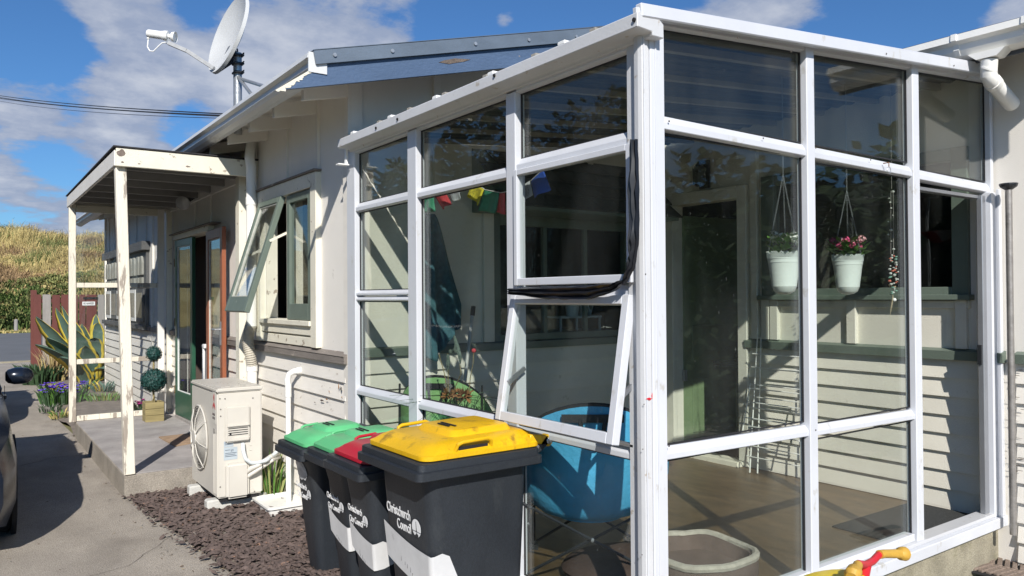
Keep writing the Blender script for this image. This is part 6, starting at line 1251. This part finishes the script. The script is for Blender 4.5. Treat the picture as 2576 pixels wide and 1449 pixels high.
fb = s_+Vector((.02, .02, -.06)); g = G(); g.tube([fb, Vector((fb.x, fb.y, .35)), Vector((tq(2165, 1520, 2.85).x, tq(2165, 1520, 2.85).y, .30))], .022, 10); g.make('frame', MATS['red_toy_plastic'], tr, smooth=True)
ba = tq(2165, 1520, 2.85)
g = G(); g.tube([ba, (ba.x, ba.y, .16)], .02, 10); g.make('fork', MATS['red_toy_plastic'], tr, smooth=True)
for (x, y, r_) in ((ba.x, ba.y, .15), (fb.x-.12, fb.y-.25, .11), (fb.x+.18, fb.y-.2, .11)): g = G(); g.lathe([(.02, -.025), (r_*.9, -.025), (r_, -.012), (r_, .012), (r_*.9, .025), (.02, .025)], (x, y, r_), 22, 'x'); g.make('wheel', yt, tr, smooth=True)
# ================================================================== ACROSS THE DRIVEWAY (seen in the glass)
hg = empty('tall_hedge', (-5.6, 9, 0), 'tall dense green hedge along the far side of the driveway', 'hedge'); rr = random.Random(9); g = G()
hc = M('hedge_leaf', (.05, .085, .03), .6, .4, 4)
for i in range(26000):
    y = rr.uniform(1, 22); z = rr.uniform(0, 5.6+.5*math.sin(y*1.3)+.5*math.sin(y*.5)); x = -5.8+.75*rr.uniform(-1, 1)*(1.1-z/9)+.15*math.sin(y*4+z*3); s = rr.uniform(.06, .14); a, b = rr.random()*6.28, rr.uniform(-.8, .8)
    u = Vector((math.cos(a), math.sin(a), b))*s; v = Vector((-math.sin(a), math.cos(a), rr.uniform(-.8, .8)))*s*.6; p = Vector((x, y, z)); g.add([p-u, p-v, p+u, p+v], [(0, 1, 2, 3)])
g.make('foliage', hc, hg)
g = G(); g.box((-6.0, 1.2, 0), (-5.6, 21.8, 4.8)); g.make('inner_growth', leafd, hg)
hg2 = empty('boundary_hedge', (8.2, -4.5, 0), 'dark green boundary hedge beyond the wing on the right', 'hedge'); g = G()
for i in range(14000):
    y = rr.uniform(-10, .4); z = rr.uniform(0, 3.3+.3*math.sin(y*2)); x = 8.2+.7*rr.uniform(-1, 1); s = rr.uniform(.06, .13); a = rr.random()*6.28; u = Vector((math.cos(a), math.sin(a), rr.uniform(-.8, .8)))*s; v = Vector((-math.sin(a), math.cos(a), rr.uniform(-.8, .8)))*s*.6; p = Vector((x, y, z)); g.add([p-u, p-v, p+u, p+v], [(0, 1, 2, 3)])
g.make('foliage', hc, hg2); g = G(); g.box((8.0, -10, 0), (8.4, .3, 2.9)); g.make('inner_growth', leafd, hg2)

# ================================================================== WEAR AND LITTER
rr = random.Random(31)
crm = M('crack_shadow_dirt', (.085, .072, .06), .95, .2, 30)
def crack(pts, w_, seed):
    q = random.Random(seed); P = []
    for i in range(len(pts)-1):
        a, b = Vector(pts[i]), Vector(pts[i+1])
        for t in range(9): P.append(a.lerp(b, t/9)+Vector((q.uniform(-.014, .014), q.uniform(-.014, .014), 0)))
    g = G()
    for i in range(len(P)-1):
        d = (P[i+1]-P[i]).normalized(); n_ = Vector((-d.y, d.x, 0)); wa, wb = w_*q.uniform(.3, 1), w_*q.uniform(.3, 1); g.add([P[i]-n_*wa, P[i+1]-n_*wb, P[i+1]+n_*wb, P[i]+n_*wa], [(0, 1, 2, 3)])
    g.make('driveway_crack', crm, kind='structure', keep=True)
crack([(.30, 4.9, .0045), (.62, 5.35, .0045), (.85, 5.42, .0045), (1.24, 5.95, .0045)], .002, 1); crack([(.45, 9.3, .0045), (.8, 9.6, .0045), (1.08, 9.55, .0045)], .005, 2)
lm_ = [M('litter_brown', (.12, .08, .05), .9, .4, 30), M('litter_tan', (.34, .27, .17), .9, .3, 30), M('litter_grey', (.20, .19, .17), .9, .3, 30)]
g = G()
def bit(x, y, z, s):
    a = rr.random()*6.28; u = Vector((math.cos(a), math.sin(a), rr.uniform(-.2, .4)))*s; v = Vector((-math.sin(a), math.cos(a), rr.uniform(-.2, .4)))*s*rr.uniform(.25, .7); p = Vector((x, y, z)); g.cur = rr.randrange(3)
    g.add([p-u-v*.3, p-v, p+u, p+v], [(0, 1, 2, 3)])
for i in range(520):
    k = rr.random()
    if k < .35: y = rr.uniform(4.4, 7.3); x = 1.145+(7.31-y)*.083-.01-.35*rr.random()**3; z = .006
    elif k < .6: y = rr.uniform(7.3, 14); x = 1.10-.25*rr.random()**3; z = .006
    elif k < .85: y = rr.uniform(3.5, 13); x = rr.uniform(-.2, 1.1); z = .005
    else: y = rr.uniform(7.4, 10.7); x = rr.uniform(1.15, 2.2); z = .205
    bit(x, y, z, rr.uniform(.004, .013) if k < .85 else rr.uniform(.003, .007))
for i in range(140): bit(rr.uniform(1.66, 1.96), rr.uniform(6.33, 6.75), .99, rr.uniform(.002, .006))
g.make('leaf_litter', lm_, kind='stuff', keep=True, label='scattered grit, dry leaf bits and specks on the concrete', cat='litter')
# nail heads, rust streaks and splits on the weatherboards beside the waste pipe
rust = M('rust_stain', (.42, .22, .09), .85, .25, 40); split_ = M('split_dark_wood', (.10, .08, .065), .9, .3, 60)
def patch(px, py, w_, h_, mt, seed, pl=X1-.0175, nm='board_damage'):
    c = hx(px, py, pl); q = random.Random(seed); g = G(); g.prism([c+Vector((0, w_*math.cos(a*.628)*q.uniform(.5, 1.2), h_*math.sin(a*.628)*q.uniform(.5, 1.2))) for a in range(10)], (-.0015, 0, 0)); g.make(nm, mt, house)
for i, (px, py, w_, h_, mt) in enumerate(((810, 1007, .035, .008, split_), (822, 1004, .022, .006, rust), (858, 978, .014, .018, split_), (852, 972, .008, .022, rust), (860, 999, .006, .008, rust), (828, 985, .006, .008, rust), (732, 887, .022, .006, brownband), (655, 882, .004, .004, split_), (792, 1012, .02, .004, split_))): patch(px, py, w_, h_, mt, i, X1-.024)
for i in range(16): patch(rr.uniform(2545, 2576), rr.uniform(905, 1200), rr.uniform(.01, .05), rr.uniform(.0015, .003), split_, i+40, X3-.022)
g = G()
for za in (1.16, 1.03, .90, .77, .64):
    for y in (5.45, 6.05, 6.65): g.lathe([(.0035, 0), (.003, -.001)], (X1-.0135, y+rr.uniform(-.02, .02), za), 6, 'x')
o_ = g.make('nail_heads', M('dull_nail', (.30, .26, .22), .7), house); o_['kind'] = 'stuff'
# smudges and chips on the corner post
for i, (px, py, w_, h_, mt) in enumerate(((1632, 1003, .014, .006, MATS['red_toy_plastic']), (1640, 995, .003, .012, MATS['red_toy_plastic']), (1620, 1017, .003, .003, crm), (1617, 1130, .003, .003, crm), (1615, 1395, .003, .003, crm), (1624, 690, .0025, .004, crm))):
    c = hy(px, py, 2.1495); q = random.Random(i); g = G(); g.prism([c+Vector((w_*math.cos(a*.628)*q.uniform(.4, 1.2), 0, h_*math.sin(a*.628)*q.uniform(.4, 1.2))) for a in range(10)], (0, -.0012, 0)); g.make('paint_mark', mt, cs)
for (px, py) in ((2052, 372), (1683, 305), (1920, 348), (2190, 402), (1683, 1122), (2052, 1082), (1990, 130), (2230, 135), (1765, 75), (2400, 165), (1855, 95)):
    c = hy(px, py, GY-.0875 if py < 170 else GY-.0305); g = G(); g.lathe([(.0045, 0), (.004, -.0015)], c, 8, 'y'); g.make('screw', crm, cs)
